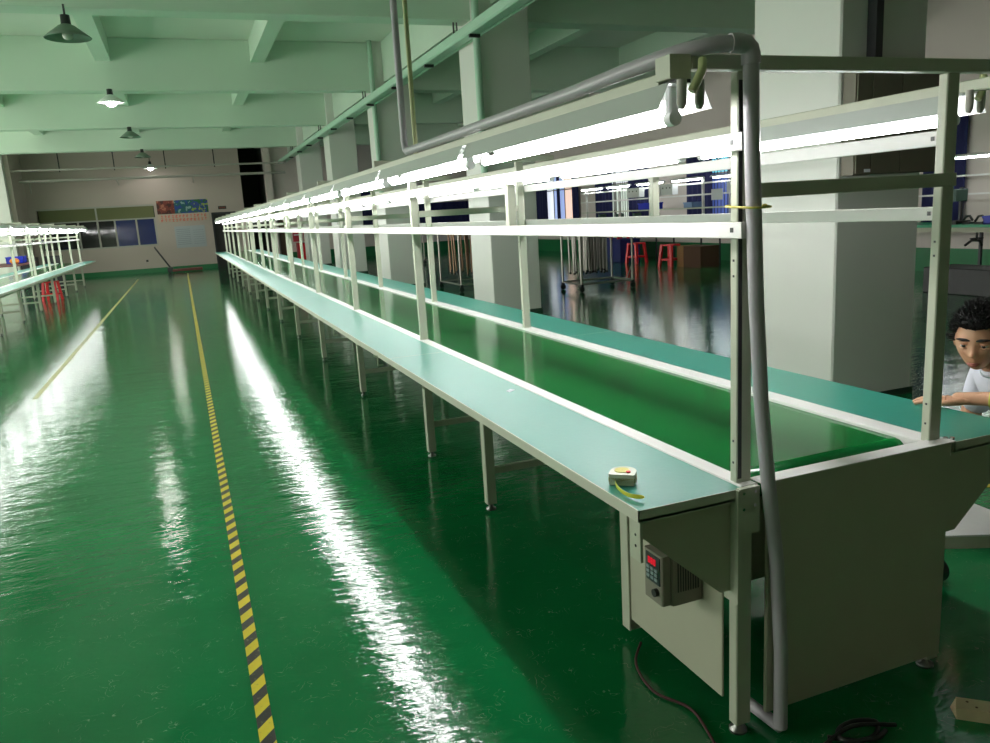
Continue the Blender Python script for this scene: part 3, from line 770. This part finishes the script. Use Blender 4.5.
single(MB().box(11.28, 11.29, 14.3, 14.6, 1.62, 1.84), 'paper_notice', PAPER, 'small white sheet hanging close to the near post', 'paper')
def bin_box(x0, x1, y0, y1, z0, h, m, lab, cat='bin', nm='storage_bin'):
    t = MB(); th_ = .012
    t.box(x0, x1, y0, y0+th_, z0, z0+h).box(x0, x1, y1-th_, y1, z0, z0+h).box(x0, x0+th_, y0, y1, z0, z0+h).box(x1-th_, x1, y0, y1, z0, z0+h).box(x0, x1, y0, y1, z0, z0+.015)
    t.box(x0-.012, x1+.012, y0-.012, y0, z0+h-.03, z0+h).box(x0-.012, x1+.012, y1, y1+.012, z0+h-.03, z0+h).box(x0-.012, x0, y0, y1, z0+h-.03, z0+h).box(x1, x1+.012, y0, y1, z0+h-.03, z0+h)
    return single(t, nm, m, lab, cat)
bin_box(11.37, 11.7, 17.75, 18.4, 1.331, .17, BLUE, 'bright blue parts bin on the upper shelf of the workstations')
bin_box(11.37, 11.7, 16.0, 16.35, 1.331, .13, mat('clear_blue', (.2, .3, .5), .3), 'pale blue parts tray on the upper workstation shelf')
def machine(x, y, z, s, lab):
    t = thing('bench_press', lab, 'machine', (x, y, z))
    MB().box(x-.12*s, x+.12*s, y-.09*s, y+.09*s, z, z+.04*s, .005).build('base', BLACK, t)
    MB().tube([(x+.06*s, y, z+.04*s), (x+.06*s, y, z+.42*s)], .022*s, 10).build('column', DARKM, t)
    MB().box(x-.09*s, x+.1*s, y-.05*s, y+.05*s, z+.26*s, z+.40*s, .01).build('head', mat('machine_green', (.05, .11, .08), .5), t)
    MB().tube([(x-.04*s, y+.05*s, z+.34*s), (x-.06*s, y+.14*s, z+.46*s), (x-.06*s, y+.16*s, z+.5*s)], .012*s, 8).build('lever', DARKM, t)
for y, lab in ((20.6, 'dark bench press on the workstations, farthest one'), (19.6, 'dark bench press on the workstations, second farthest'), (18.7, 'dark bench press on the workstations, third farthest'), (17.8, 'dark bench press on the workstations directly below the blue bin')):
    machine(11.5, y, .811, 1.1, lab)

# green bench at the side wall, far right
t = thing('workbench', 'green-topped workbench against the side wall at far right', 'workbench', (11.2, 8.6, 0))
MB().box(10.75, 11.6, 7.2, 10.2, .87, .91).build('tabletop', GREENT, t)
MB().box(10.78, 11.58, 7.25, 10.15, .80, .87).build('apron', GREYD, t)
for x in (10.8, 11.5):
    for y in (7.3, 8.7, 10.05): MB().box(x, x+.04, y, y+.04, 0, .80).build('leg', DARKM, t)
machine(11.0, 8.75, .91, 1.3, 'dark green bench press on the green-topped bench')
for y, lab in ((8.35, 'black clamp on the green-topped bench, right of the bench press'), (8.55, 'black clamp on the green-topped bench, next to the bench press'), (9.85, 'black clamp on the green-topped bench, left of the near frame post')):
    m = MB().box(10.95, 11.1, y-.06, y+.06, .91, .94, .004).tube([(11.0, y-.07, .96), (11.0, y-.02, 1.03), (11.0, y+.04, 1.02), (11.0, y+.09, .95)], .018, 8)
    single(m, 'clamp', BLACK, lab, 'clamp')
m = MB().box(10.70, 10.95, 8.25, 8.28, .70, .72).tube([(10.82, 8.26, .72), (10.82, 8.26, .80)], .015, 8).tube([(10.72, 8.1, .62), (10.8, 8.2, .68), (10.84, 8.35, .68), (10.9, 8.5, .6)], .02, 8)
single(m, 'vise', BLACK, 'black vise hanging under the green-topped bench edge', 'vise')
bin_box(10.85, 11.15, 7.95, 8.2, .91, .12, BLUE, 'blue parts bin at the right end of the green-topped bench')
single(MB().box(9.9, 10.5, 7.2, 8.35, 0, .36, .01), 'equipment_case', BLACK, 'large black case on the floor at the far right edge', 'case')
t = thing('wall_rail_frame', 'thin white rails with a lit strip on the side wall above the green bench', 'rail frame', (11.9, 8, 1.2))
for z in (1.32, 1.62): MB().box(12.2, 12.22, 7.2, 10.6, z, z+.03).build('rail', ALU, t)
far_fixture(11.3, 8.1, 1.95, 'lit tube light over the green-topped bench at far right')

# stools, boxes, bins on the hall floor
def stool_mesh():
    r = bpy.data.objects.new('plastic_stool', None); C.objects.link(r)
    MB().box(-.15, .15, -.15, .15, .44, .47, .012).build('seat', RED, r)
    for sx in (-1, 1):
        for sy in (-1, 1):
            m = MB(); a = .125; b = .165
            vs = []
            for zz, q in ((.445, a), (0, b)):
                for ox, oy in ((-.028, -.028), (.028, -.028), (.028, .028), (-.028, .028)): vs.append((sx*q+ox, sy*q+oy, zz))
            m._add(vs, [(0,1,2,3),(7,6,5,4)]+[(i, (i+1) % 4, (i+1) % 4+4, i+4) for i in range(4)])
            m.build('leg', RED, r)
    for s_ in (-1, 1):
        MB().box(-.14, .14, s_*.145-.008, s_*.145+.008, .13, .17).build('stretcher', RED, r)
        MB().box(s_*.145-.008, s_*.145+.008, -.14, .14, .13, .17).build('stretcher', RED, r)
    return r
st0 = stool_mesh(); first = True
for x, y, z, s_, lab in ((10.85, 17.7, 0, 1.1, 'red plastic stool between the blue bin and the cart, left of the boxes'), (10.7, 15.95, 0, 1.1, 'red plastic stool directly left of the brown carton'),
                     (10.98, 18.75, .47, 1.0, 'red plastic stool lying on top of the navy bin'), (-3.15, 22.2, 0, 1.0, 'red plastic stool under the left line')):
    o = st0 if first else copy_tree(st0); first = False
    o.location = (x, y, z if z == 0 else .60); o.rotation_euler.z = random.uniform(-.3, .3); o.scale = (s_, s_, s_)
    tag(o, lab, 'stool', 'red plastic stools')
bin_box(10.68, 11.27, 18.2, 20.4, 0, .60, NAVY, 'navy blue bin on the hall floor behind the red stool')
single(MB().box(10.72, 11.22, 15.45, 15.7, 0, .48), 'carton', CARD, 'brown cardboard carton right of the red stool', 'carton')
single(MB().box(10.72, 11.22, 14.8, 15.44, 0, .48), 'carton', CARDD, 'dark cardboard carton behind the brown carton', 'carton')
t = thing('stepladder', 'small dark steel trestle by the side wall near the post', 'trestle', (11.4, 13.2, 0))
for yy in (12.9, 13.45):
    MB().tube([(11.2, yy, 0), (11.35, yy+.04, .85)], .02, 8).build('leg', DARKM, t); MB().tube([(11.6, yy, 0), (11.4, yy+.04, .85)], .02, 8).build('leg', DARKM, t)
MB().box(11.3, 11.45, 12.9, 13.55, .83, .87).build('top_board', DARKM, t)
MB().tube([(11.26, 12.9, .35), (11.26, 13.5, .35)], .015, 8).build('rung', DARKM, t)

# trolley racks with hanging rods
def rack(x, y, w_, d_, h, rods, lab, rodlab, casters=True, colr=None, ulim=.94):
    t = thing('trolley_rack', lab, 'trolley rack', (x, y, 0))
    b0 = .14
    for cx, cy in ((0, 0), (w_, 0), (0, d_), (w_, d_)):
        MB().tube([(x+cx, y+cy, b0), (x+cx, y+cy, h)], .021, 8).build('post', STEELP, t)
        o = MB().tube([(x+cx, y+cy-.02, .05), (x+cx, y+cy+.02, .05)], .05, 12).build('caster', BLACK, t)
        MB().box(x+cx-.025, x+cx+.025, y+cy-.025, y+cy+.025, .08, .14).build('caster_fork', DARKM, o)
    for z, nm in ((b0, 'base_frame'), (h, 'top_frame')):
        f = MB()
        f.tube([(x, y, z), (x+w_, y, z)], .018, 8).tube([(x, y+d_, z), (x+w_, y+d_, z)], .018, 8).tube([(x, y, z), (x, y+d_, z)], .018, 8).tube([(x+w_, y, z), (x+w_, y+d_, z)], .018, 8)
        if z == b0:
            for cx in (0, w_): f.tube([(x+cx, y, b0+.3), (x+cx, y+.22, b0)], .012, 6)
        f.build(nm, STEELP, t)
    MB().box(x+.03, x+w_-.03, y+.03, y+d_-.03, h-.01, h+.01).build('top_tray', DARKM, t)
    for i in range(rods):
        u = random.uniform(.06, ulim); v_ = random.uniform(.1, .9); 
        rx, ry = x+w_*u, y+d_*v_; z0 = b0+.16+random.uniform(-.02, .05)
        o = MB().use(0).tube([(rx, ry, z0+.03), (rx+random.uniform(-.02, .02), ry, h-.02)], random.choice([.014, .019]), 6).use(1).tube([(rx, ry, z0), (rx, ry, z0+.035)], .02, 6)
        single(o, 'metal_rod', [colr or STEELP, BLACK], rodlab, 'rod', 'rods on '+rodlab)
rack(6.55, 12.55, 1.05, .75, 1.22, 64, 'steel trolley rack full of upright rods between the first and second columns', 'upright metal rod standing in the trolley rack nearest the first column', ulim=.6)
rack(4.98, 14.6, 1.0, 1.3, 1.14, 26, 'steel trolley rack full of brown rods seen left of the second column', 'upright rod in the brown trolley rack left of the second column', colr=mat('rusty_rod', (.25, .15, .09), .45, metal=.4))
rack(6.2, 24.6, 1.0, 1.5, 1.2, 20, 'trolley rack of pale rods and boards left of the third column', 'pale upright rod in the farthest trolley rack', colr=mat('pale_rod', (.5, .5, .47), .5))
single(MB().box(5.35, 5.9, 14.50, 14.52, .86, 1.10), 'yellowed_panel', mat('yellow_board', (.45, .42, .25), .6), 'yellowish board leaning across the front of the brown trolley rack', 'board')
# things on the hall's end wall
for x, lab in ((4.2, 'left red notice of the pair on the hall end wall'), (4.62, 'right red notice of the pair on the hall end wall')):
    m = MB().use(0).box(x, x+.28, wy-.02, wy-.002, .8, 1.35).use(1).box(x+.04, x+.24, wy-.024, wy-.02, 1.05, 1.09)
    single(m, 'notice', [REDB, PAPER], lab, 'notice')
t = thing('fire_cabinet', 'red hose cabinet on the floor at the hall end wall', 'cabinet', (4.7, wy-.2, 0))
MB().box(4.3, 5.05, wy-.3, wy-.02, .05, .75, .01).build('cabinet_body', REDB, t); MB().box(4.36, 4.99, wy-.31, wy-.3, .1, .7).build('cabinet_door', RED, t); MB().box(4.34, 4.4, wy-.3, wy-.02, 0, .05).box(4.95, 5.01, wy-.3, wy-.02, 0, .05).build('foot', DARKM, t)
bin_box(5.6, 6.3, 30.6, 31.4, 0, .75, NAVY, 'navy bin near the hall end wall, left of the third column')
# clutter left of the left line
bin_box(-4.90, -4.45, 27.1, 27.7, .84, .2, BLUE, 'blue crate on the table behind the left line')
t = thing('side_table', 'dark table behind the left line carrying a blue crate', 'table', (-4.8, 26.5, 0))
MB().box(-5.6, -4.25, 25.0, 28.3, .81, .84).build('tabletop', mat('maroon_top', (.10, .02, .02), .5), t)
for x in (-5.5, -4.35):
    for y in (25.1, 28.2): MB().box(x, x+.05, y, y+.05, 0, .81).build('leg', DARKM, t)
single(MB().sphere((-4.62, 26.75, .92), (.13, .13, .09), 14, 8), 'orange_bundle', mat('orange_cloth', (.6, .22, .03), .8, bump=(20, .6)), 'orange cloth bundle beside the blue crate', 'cloth')
for i, (x, y) in enumerate(((-4.8, 28.6), (-4.2, 29.3))):
    bin_box(x, x+.45, y, y+.5, 0, .95, DARKM, ['dark tall bin left of the far end of the left line', 'dark tall bin at the far end of the left line, nearer the end wall'][i])

# ------------------------------------------------------------------ person
def skin_body(name, verts, edges, radii, m, parent, root=0, sub=2):
    me = bpy.data.meshes.new(name); off = parent.location
    me.from_pydata([tuple(Vector(v)-off) for v in verts], edges, []); me.update()
    o = bpy.data.objects.new(name, me); C.objects.link(o); o.parent = parent
    sk = o.modifiers.new('skin', 'SKIN'); sk.use_smooth_shade = True
    sv = me.skin_vertices[0].data
    for i, r_ in enumerate(radii):
        sv[i].radius = (r_, r_) if not isinstance(r_, tuple) else r_
        sv[i].use_root = (i == root)
    s_ = o.modifiers.new('sub', 'SUBSURF'); s_.levels = sub; s_.render_levels = sub
    me.materials.append(m)
    return o
P = thing('person', 'person in a white shirt crouching behind the right worktop, forearm resting on it', 'person', (3.1, 1.945, 0))
HX, HY, HZ = 2.625, 1.972, .952      # head centre
# body: one continuous skin surface (skin coloured); clothing as children shells
bv = [(3.09, 2.02, .33), (2.99, 2.01, .53), (2.86, 2.01, .70), (2.76, 2.02, .79), (2.685, 2.04, .835), (2.62, 2.06, .875),   # 0 pelvis .. 5 neck
      (2.74, 1.88, .80), (2.72, 1.79, .77), (2.66, 1.69, .735), (2.585, 1.665, .785), (2.50, 1.76, .782), (2.425, 1.90, .778), (2.368, 1.985, .770), # left arm 6-12
      (2.76, 2.13, .80), (2.80, 2.18, .76), (2.83, 2.25, .62), (2.80, 2.25, .50), (2.74, 2.20, .40), (2.72, 2.16, .34),            # right arm 13-18
      (3.03, 1.92, .31), (2.86, 1.84, .12), (3.02, 1.85, .075), (3.20, 1.86, .06), (3.28, 1.86, .055), (3.36, 1.86, .035),   # left leg 19-24
      (3.03, 2.10, .31), (2.90, 2.10, .12), (3.04, 2.11, .075), (3.20, 2.12, .06), (3.28, 2.12, .055), (3.36, 2.12, .035)]   # right leg 25-30
be = [(0,1),(1,2),(2,3),(3,4),(4,5),(3,6),(6,7),(7,8),(8,9),(9,10),(10,11),(11,12),(3,13),(13,14),(14,15),(15,16),(16,17),(17,18),
      (0,19),(19,20),(20,21),(21,22),(22,23),(23,24),(0,25),(25,26),(26,27),(27,28),(28,29),(29,30)]
DP = Vector((.055, -.075, 0)); bv = [tuple(Vector(v)+DP) for v in bv]
br = [.115,.115,.125,.11,.06,.05, .06,.05,.042,.038,.036,.026,.024, .06,.05,.042,.036,.028,.026, .085,.062,.05,.038,.036,.03, .085,.062,.05,.038,.036,.03]
skin_body('body', bv, be, br, SKIN, P)
# shirt: torso and short sleeves, slightly larger than the body
sv_ = [bv[0], bv[1], bv[2], bv[3], (2.722, 1.963, .858), bv[6], bv[7], (2.73, 1.64, .745), bv[13], bv[14], (2.895, 2.175, .60)]
se = [(0,1),(1,2),(2,3),(3,4),(3,5),(5,6),(6,7),(3,8),(8,9),(9,10)]
sr = [.135,.13,.142,.128,.062,.078,.068,.06,.078,.068,.06]
skin_body('shirt', sv_, se, sr, SHIRT, P)
m = MB()
c0 = Vector((2.715, 1.962, .852)); ax = Vector((-.60, .12, .42)).normalized(); u_ = ax.cross(Vector((0,0,1))).normalized(); v_ = u_.cross(ax)
vs = []; n = 20
for i in range(n):
    a = 2*PI*i/n
    for rr, dd in ((.054, -.002), (.050, .024), (.066, .002)):
        vs.append(c0+ax*dd+(u_*cos(a)+v_*sin(a))*rr)
fs = []
for i in range(n):
    j = (i+1) % n; fs += [(3*i, 3*j, 3*j+1, 3*i+1), (3*i+1, 3*j+1, 3*j+2, 3*i+2)]
m._add(vs, fs, True); o = m.build('collar', SHIRT, P); s_ = o.modifiers.new('s', 'SOLIDIFY'); s_.thickness = .004
tv = [bv[0]]+bv[19:23]+bv[25:29]; te = [(0,1),(1,2),(2,3),(3,4),(0,5),(5,6),(6,7),(7,8)]
skin_body('trousers', tv, te, [.13, .1, .078, .064, .05, .1, .078, .064, .05], TROUS, P)
for k_ in (0, 1):
    a, b = (bv[23], bv[24]) if k_ == 0 else (bv[29], bv[30])
    MB().sphere(((a[0]+b[0])/2+.02, a[1], .04), (.13, .048, .042), 16, 10).build('shoe', BLACK, P)
# hand: palm plus five fingers, lying on the worktop
wrist = Vector((2.450, 1.870, .772)); fd = Vector((-.55, .83, 0)).normalized(); sd = Vector((-.83, -.55, 0)).normalized()  # sd towards thumb side
hv = [wrist-fd*.03, wrist+fd*.035+Vector((0,0,-.006)), wrist+fd*.075+Vector((0,0,-.010))]; he = [(0,1),(1,2)]; hr = [(.026,.018), (.034,.015), (.034,.013)]
lens = [.070, .078, .072, .056]
for i in range(4):
    s0 = (.028-.0185*i)
    b = len(hv)
    base = wrist+fd*.06+sd*s0+Vector((0,0,-.010)); k1 = base+fd*.032+sd*(s0*.25); k2 = k1+fd*lens[i]*.40+sd*s0*.12+Vector((0,0,.002)); k3 = k2+fd*lens[i]*.30+Vector((0,0,-.006)); k4 = k3+fd*lens[i]*.24+Vector((0,0,-.007))
    hv += [base, k1, k2, k3, k4]; he += [(2, b), (b, b+1), (b+1, b+2), (b+2, b+3), (b+3, b+4)]; hr += [.0105, .0095, .0085, .0078, .0062]
b = len(hv)
t0 = wrist+fd*.02+sd*.026+Vector((0,0,-.006)); hv += [t0, t0+fd*.026+sd*.022, t0+fd*.056+sd*.034+Vector((0,0,-.003)), t0+fd*.078+sd*.036+Vector((0,0,-.007))]
he += [(1, b), (b, b+1), (b+1, b+2), (b+2, b+3)]; hr += [.0125, .0115, .0095, .0075]
skin_body('hand', hv, he, hr, SKIN, P, root=0)
bw = MB(); pts = []
wc = Vector((2.490, 1.810, .779)); fdir = Vector((-.45, .85, 0)).normalized(); sx_ = fdir.cross(Vector((0,0,1)))
for i in range(17):
    a = 2*PI*i/16; pts.append(wc+(sx_*cos(a)*1.05+Vector((0,0,1))*sin(a)*.92)*.030)
bw.tube(pts, .0045, 6, False).build('wristband', mat('yellow_band', (.5, .5, .08), .5), P)
# head: sculpted from a displaced sphere, facing direction F
F = Vector((-.86, -.44, -.26)).normalized(); S = F.cross(Vector((0,0,1))).normalized(); U = S.cross(F).normalized()
def headpoint(a, b, mul=1.0):
    # a: angle from top (0..pi), b: around; front = b 0
    y = cos(a); rr = sin(a); f = rr*cos(b); s = rr*sin(b)
    fx = .094*f; sx = .074*s; uz = .118*y
    if y < 0:   # jaw narrows
        k_ = 1+.42*y*(1 if f < .2 else .65); sx *= k_; fx *= (1+.12*y) if f > 0 else (1+.45*y)
    if f > .3: fx -= .010*(1-abs(s))*max(0, 1-abs(y-.0)*2.2)*.5      # flatten eye plane
    return Vector((fx, sx, uz))*mul
nu, nv = 64, 44; vs = []
for i in range(nv+1):
    a = PI*i/nv
    for j in range(nu):
        b = 2*PI*j/nu-PI
        p = headpoint(a, b)
        f, s, u = p
        if f > .02:
            g = lambda cs, cu, ws, wu: math.exp(-((s-cs)/ws)**2-((u-cu)/wu)**2)
            f += .024*g(0, -.022, .0115, .016)+.010*g(0, .002, .008, .026)      # nose
            f += .006*g(.013, -.028, .007, .007)+.006*g(-.013, -.028, .007, .007)
            f -= .011*g(.032, .008, .017, .011)+.011*g(-.032, .008, .017, .011) # eye sockets
            f += .006*g(.032, .028, .024, .008)+.006*g(-.032, .028, .024, .008) # brows
            f += .007*g(.040, -.020, .018, .018)+.007*g(-.040, -.020, .018, .018) # cheekbones
            f += .009*g(0, -.053, .020, .0055)+.009*g(0, -.064, .018, .0055)     # lips
            f -= .004*g(0, -.0585, .021, .002)
            f += .010*g(0, -.093, .020, .014)                                   # chin
        vs.append(Vector((HX, HY, HZ))+F*f+S*s+U*u)
m = MB(); m._add(vs, [(i*nu+j, (i+1)*nu+j, (i+1)*nu+(j+1) % nu, i*nu+(j+1) % nu) for i in range(nv) for j in range(nu)], True)
head = m.build('head', SKIN, P)
H0 = Vector((HX, HY, HZ))
def hp(f, s, u): return H0+F*f+S*s+U*u
for s in (-1, 1):
    e = MB(); c = hp(.0715, s*.031, .007)
    e.sphere(tuple(c), (.0125, .0125, .0105), 14, 10); o = e.build('eye', EYEW, P)
    e = MB(); c2 = hp(.0805, s*.031, .0055); e.sphere(tuple(c2), .0062, 10, 8).build('iris', BLACK, o)
    lid = MB(); pts = [hp(.078+.008*(1-abs(t_)), s*.031+t_*.017, .0125+.003*(1-t_*t_)) for t_ in (-1, -.5, 0, .5, 1)]
    lid.tube(pts, [.002, .0045, .0052, .0045, .002], 8)
    lid.tube([hp(.078+.008*(1-abs(t_)), s*.031+t_*.016, -.001-.003*(1-t_*t_)) for t_ in (-1, -.5, 0, .5, 1)], [.002, .004, .0046, .004, .002], 8).build('eyelid', SKIN, P)
    br_ = MB(); pts = [hp(.092+.002*(1-abs(t_))-.012*max(0, t_*1.0), s*(.032+t_*.022), .030+.004*(1-t_*t_)) for t_ in (-1, -.5, 0, .5, 1)]
    br_.tube(pts, [.0025, .0052, .0056, .0045, .002], 8).build('eyebrow', HAIR, P)
    er = MB(); cc = hp(-.004, s*.074, -.005)
    er.sphere((0, 0, 0), 1, 14, 10); n0 = len(er.v)
    er.v = [tuple(cc+F*(v[0]*.016)+S*(v[1]*.008)+U*(v[2]*.030)) for v in er.v]
    er.build('ear', SKIN, P)
lm = MB(); 
lm.tube([hp(.088, -.021, -.0585), hp(.099, -.010, -.0545), hp(.1015, 0, -.056), hp(.099, .010, -.0545), hp(.088, .021, -.0585)], [.001, .0036, .004, .0036, .001], 8)
lm.tube([hp(.088, -.020, -.0595), hp(.0975, -.009, -.0635), hp(.0995, 0, -.0645), hp(.0975, .009, -.0635), hp(.088, .020, -.0595)], [.001, .004, .0046, .004, .001], 8)
lm.build('lips', LIPS, P)
# hair cap with tufts
m = MB(); vs = []; nv2 = 26
for i in range(nv2+1):
    for j in range(nu):
        b = 2*PI*j/nu-PI
        lim = 1.02 if abs(b) < .9 else (1.02+(min(abs(b), 1.55)-.9)*1.25 if abs(b) < 1.55 else 1.83+min(.35, (abs(b)-1.55)*.6))
        a = lim*i/nv2
        rnd = 1.12+.022*math.sin(j*1.9+i*.8)*math.sin(i*.9)+.012*math.sin(j*4.3+i*2.1)
        if i > nv2-3: rnd = 1.0+.04*(nv2-i)
        p = headpoint(a, b)
        vs.append(H0+F*(p.x*rnd)+S*(p.y*rnd)+U*(p.z*rnd+.006))
m._add(vs, [(i*nu+j, (i+1)*nu+j, (i+1)*nu+(j+1) % nu, i*nu+(j+1) % nu) for i in range(nv2) for j in range(nu)], True)
random.seed(11)
for q in range(1100):
    b = random.uniform(-PI, PI); lim = 1.0 if abs(b) < .9 else 1.5
    a = random.uniform(.1, lim); p = headpoint(a, b)*1.08
    base = H0+F*p.x+S*p.y+U*p.z; d_ = (base-H0).normalized()+F*random.uniform(-.2, .9)+S*random.uniform(-.5, .5)+U*random.uniform(0, .7)
    d_.normalize(); L_ = random.uniform(.02, .036)
    m.tube([base, base+d_*L_*.5, base+d_*L_+U*-.004], [.0032, .0024, .0004], 4, False)
m.build('hair', HAIR, P)

# ------------------------------------------------------------------ world, camera, render look
w = bpy.data.worlds.new('World'); bpy.context.scene.world = w; w.use_nodes = True
w.node_tree.nodes['Background'].inputs[0].default_value = (.90, .94, .83, 1)
w.node_tree.nodes['Background'].inputs[1].default_value = 3.4

cam = bpy.data.cameras.new('Camera'); co = bpy.data.objects.new('Camera', cam); C.objects.link(co)
cam.sensor_width = 36; cam.lens = 784.9/990*36; cam.clip_start = .05; cam.clip_end = 200
yaw, pitch, roll = 0.364665218, 0.199965883, -0.0599057547
cyw, syw, cp, sp = math.cos(yaw), math.sin(yaw), math.cos(pitch), math.sin(pitch)
fwd = Vector((syw*cp, cyw*cp, -sp)); right = Vector((cyw, -syw, 0)); up = right.cross(fwd)
rv = right*math.cos(roll)+up*math.sin(roll); uv = -right*math.sin(roll)+up*math.cos(roll)
M = Matrix(((rv.x, uv.x, -fwd.x, 0), (rv.y, uv.y, -fwd.y, 0), (rv.z, uv.z, -fwd.z, 1.5), (0, 0, 0, 1)))
co.matrix_world = M
sc = bpy.context.scene; sc.camera = co
sc.view_settings.view_transform = 'Standard'; sc.view_settings.look = 'None'; sc.view_settings.gamma = 1; sc.view_settings.use_curve_mapping = False
sc.view_settings.exposure = 0.0
sc.cycles.use_denoising = True; sc.cycles.max_bounces = 8; sc.cycles.diffuse_bounces = 4; sc.cycles.glossy_bounces = 4
sc.cycles.sample_clamp_indirect = 6; sc.cycles.use_light_tree = True
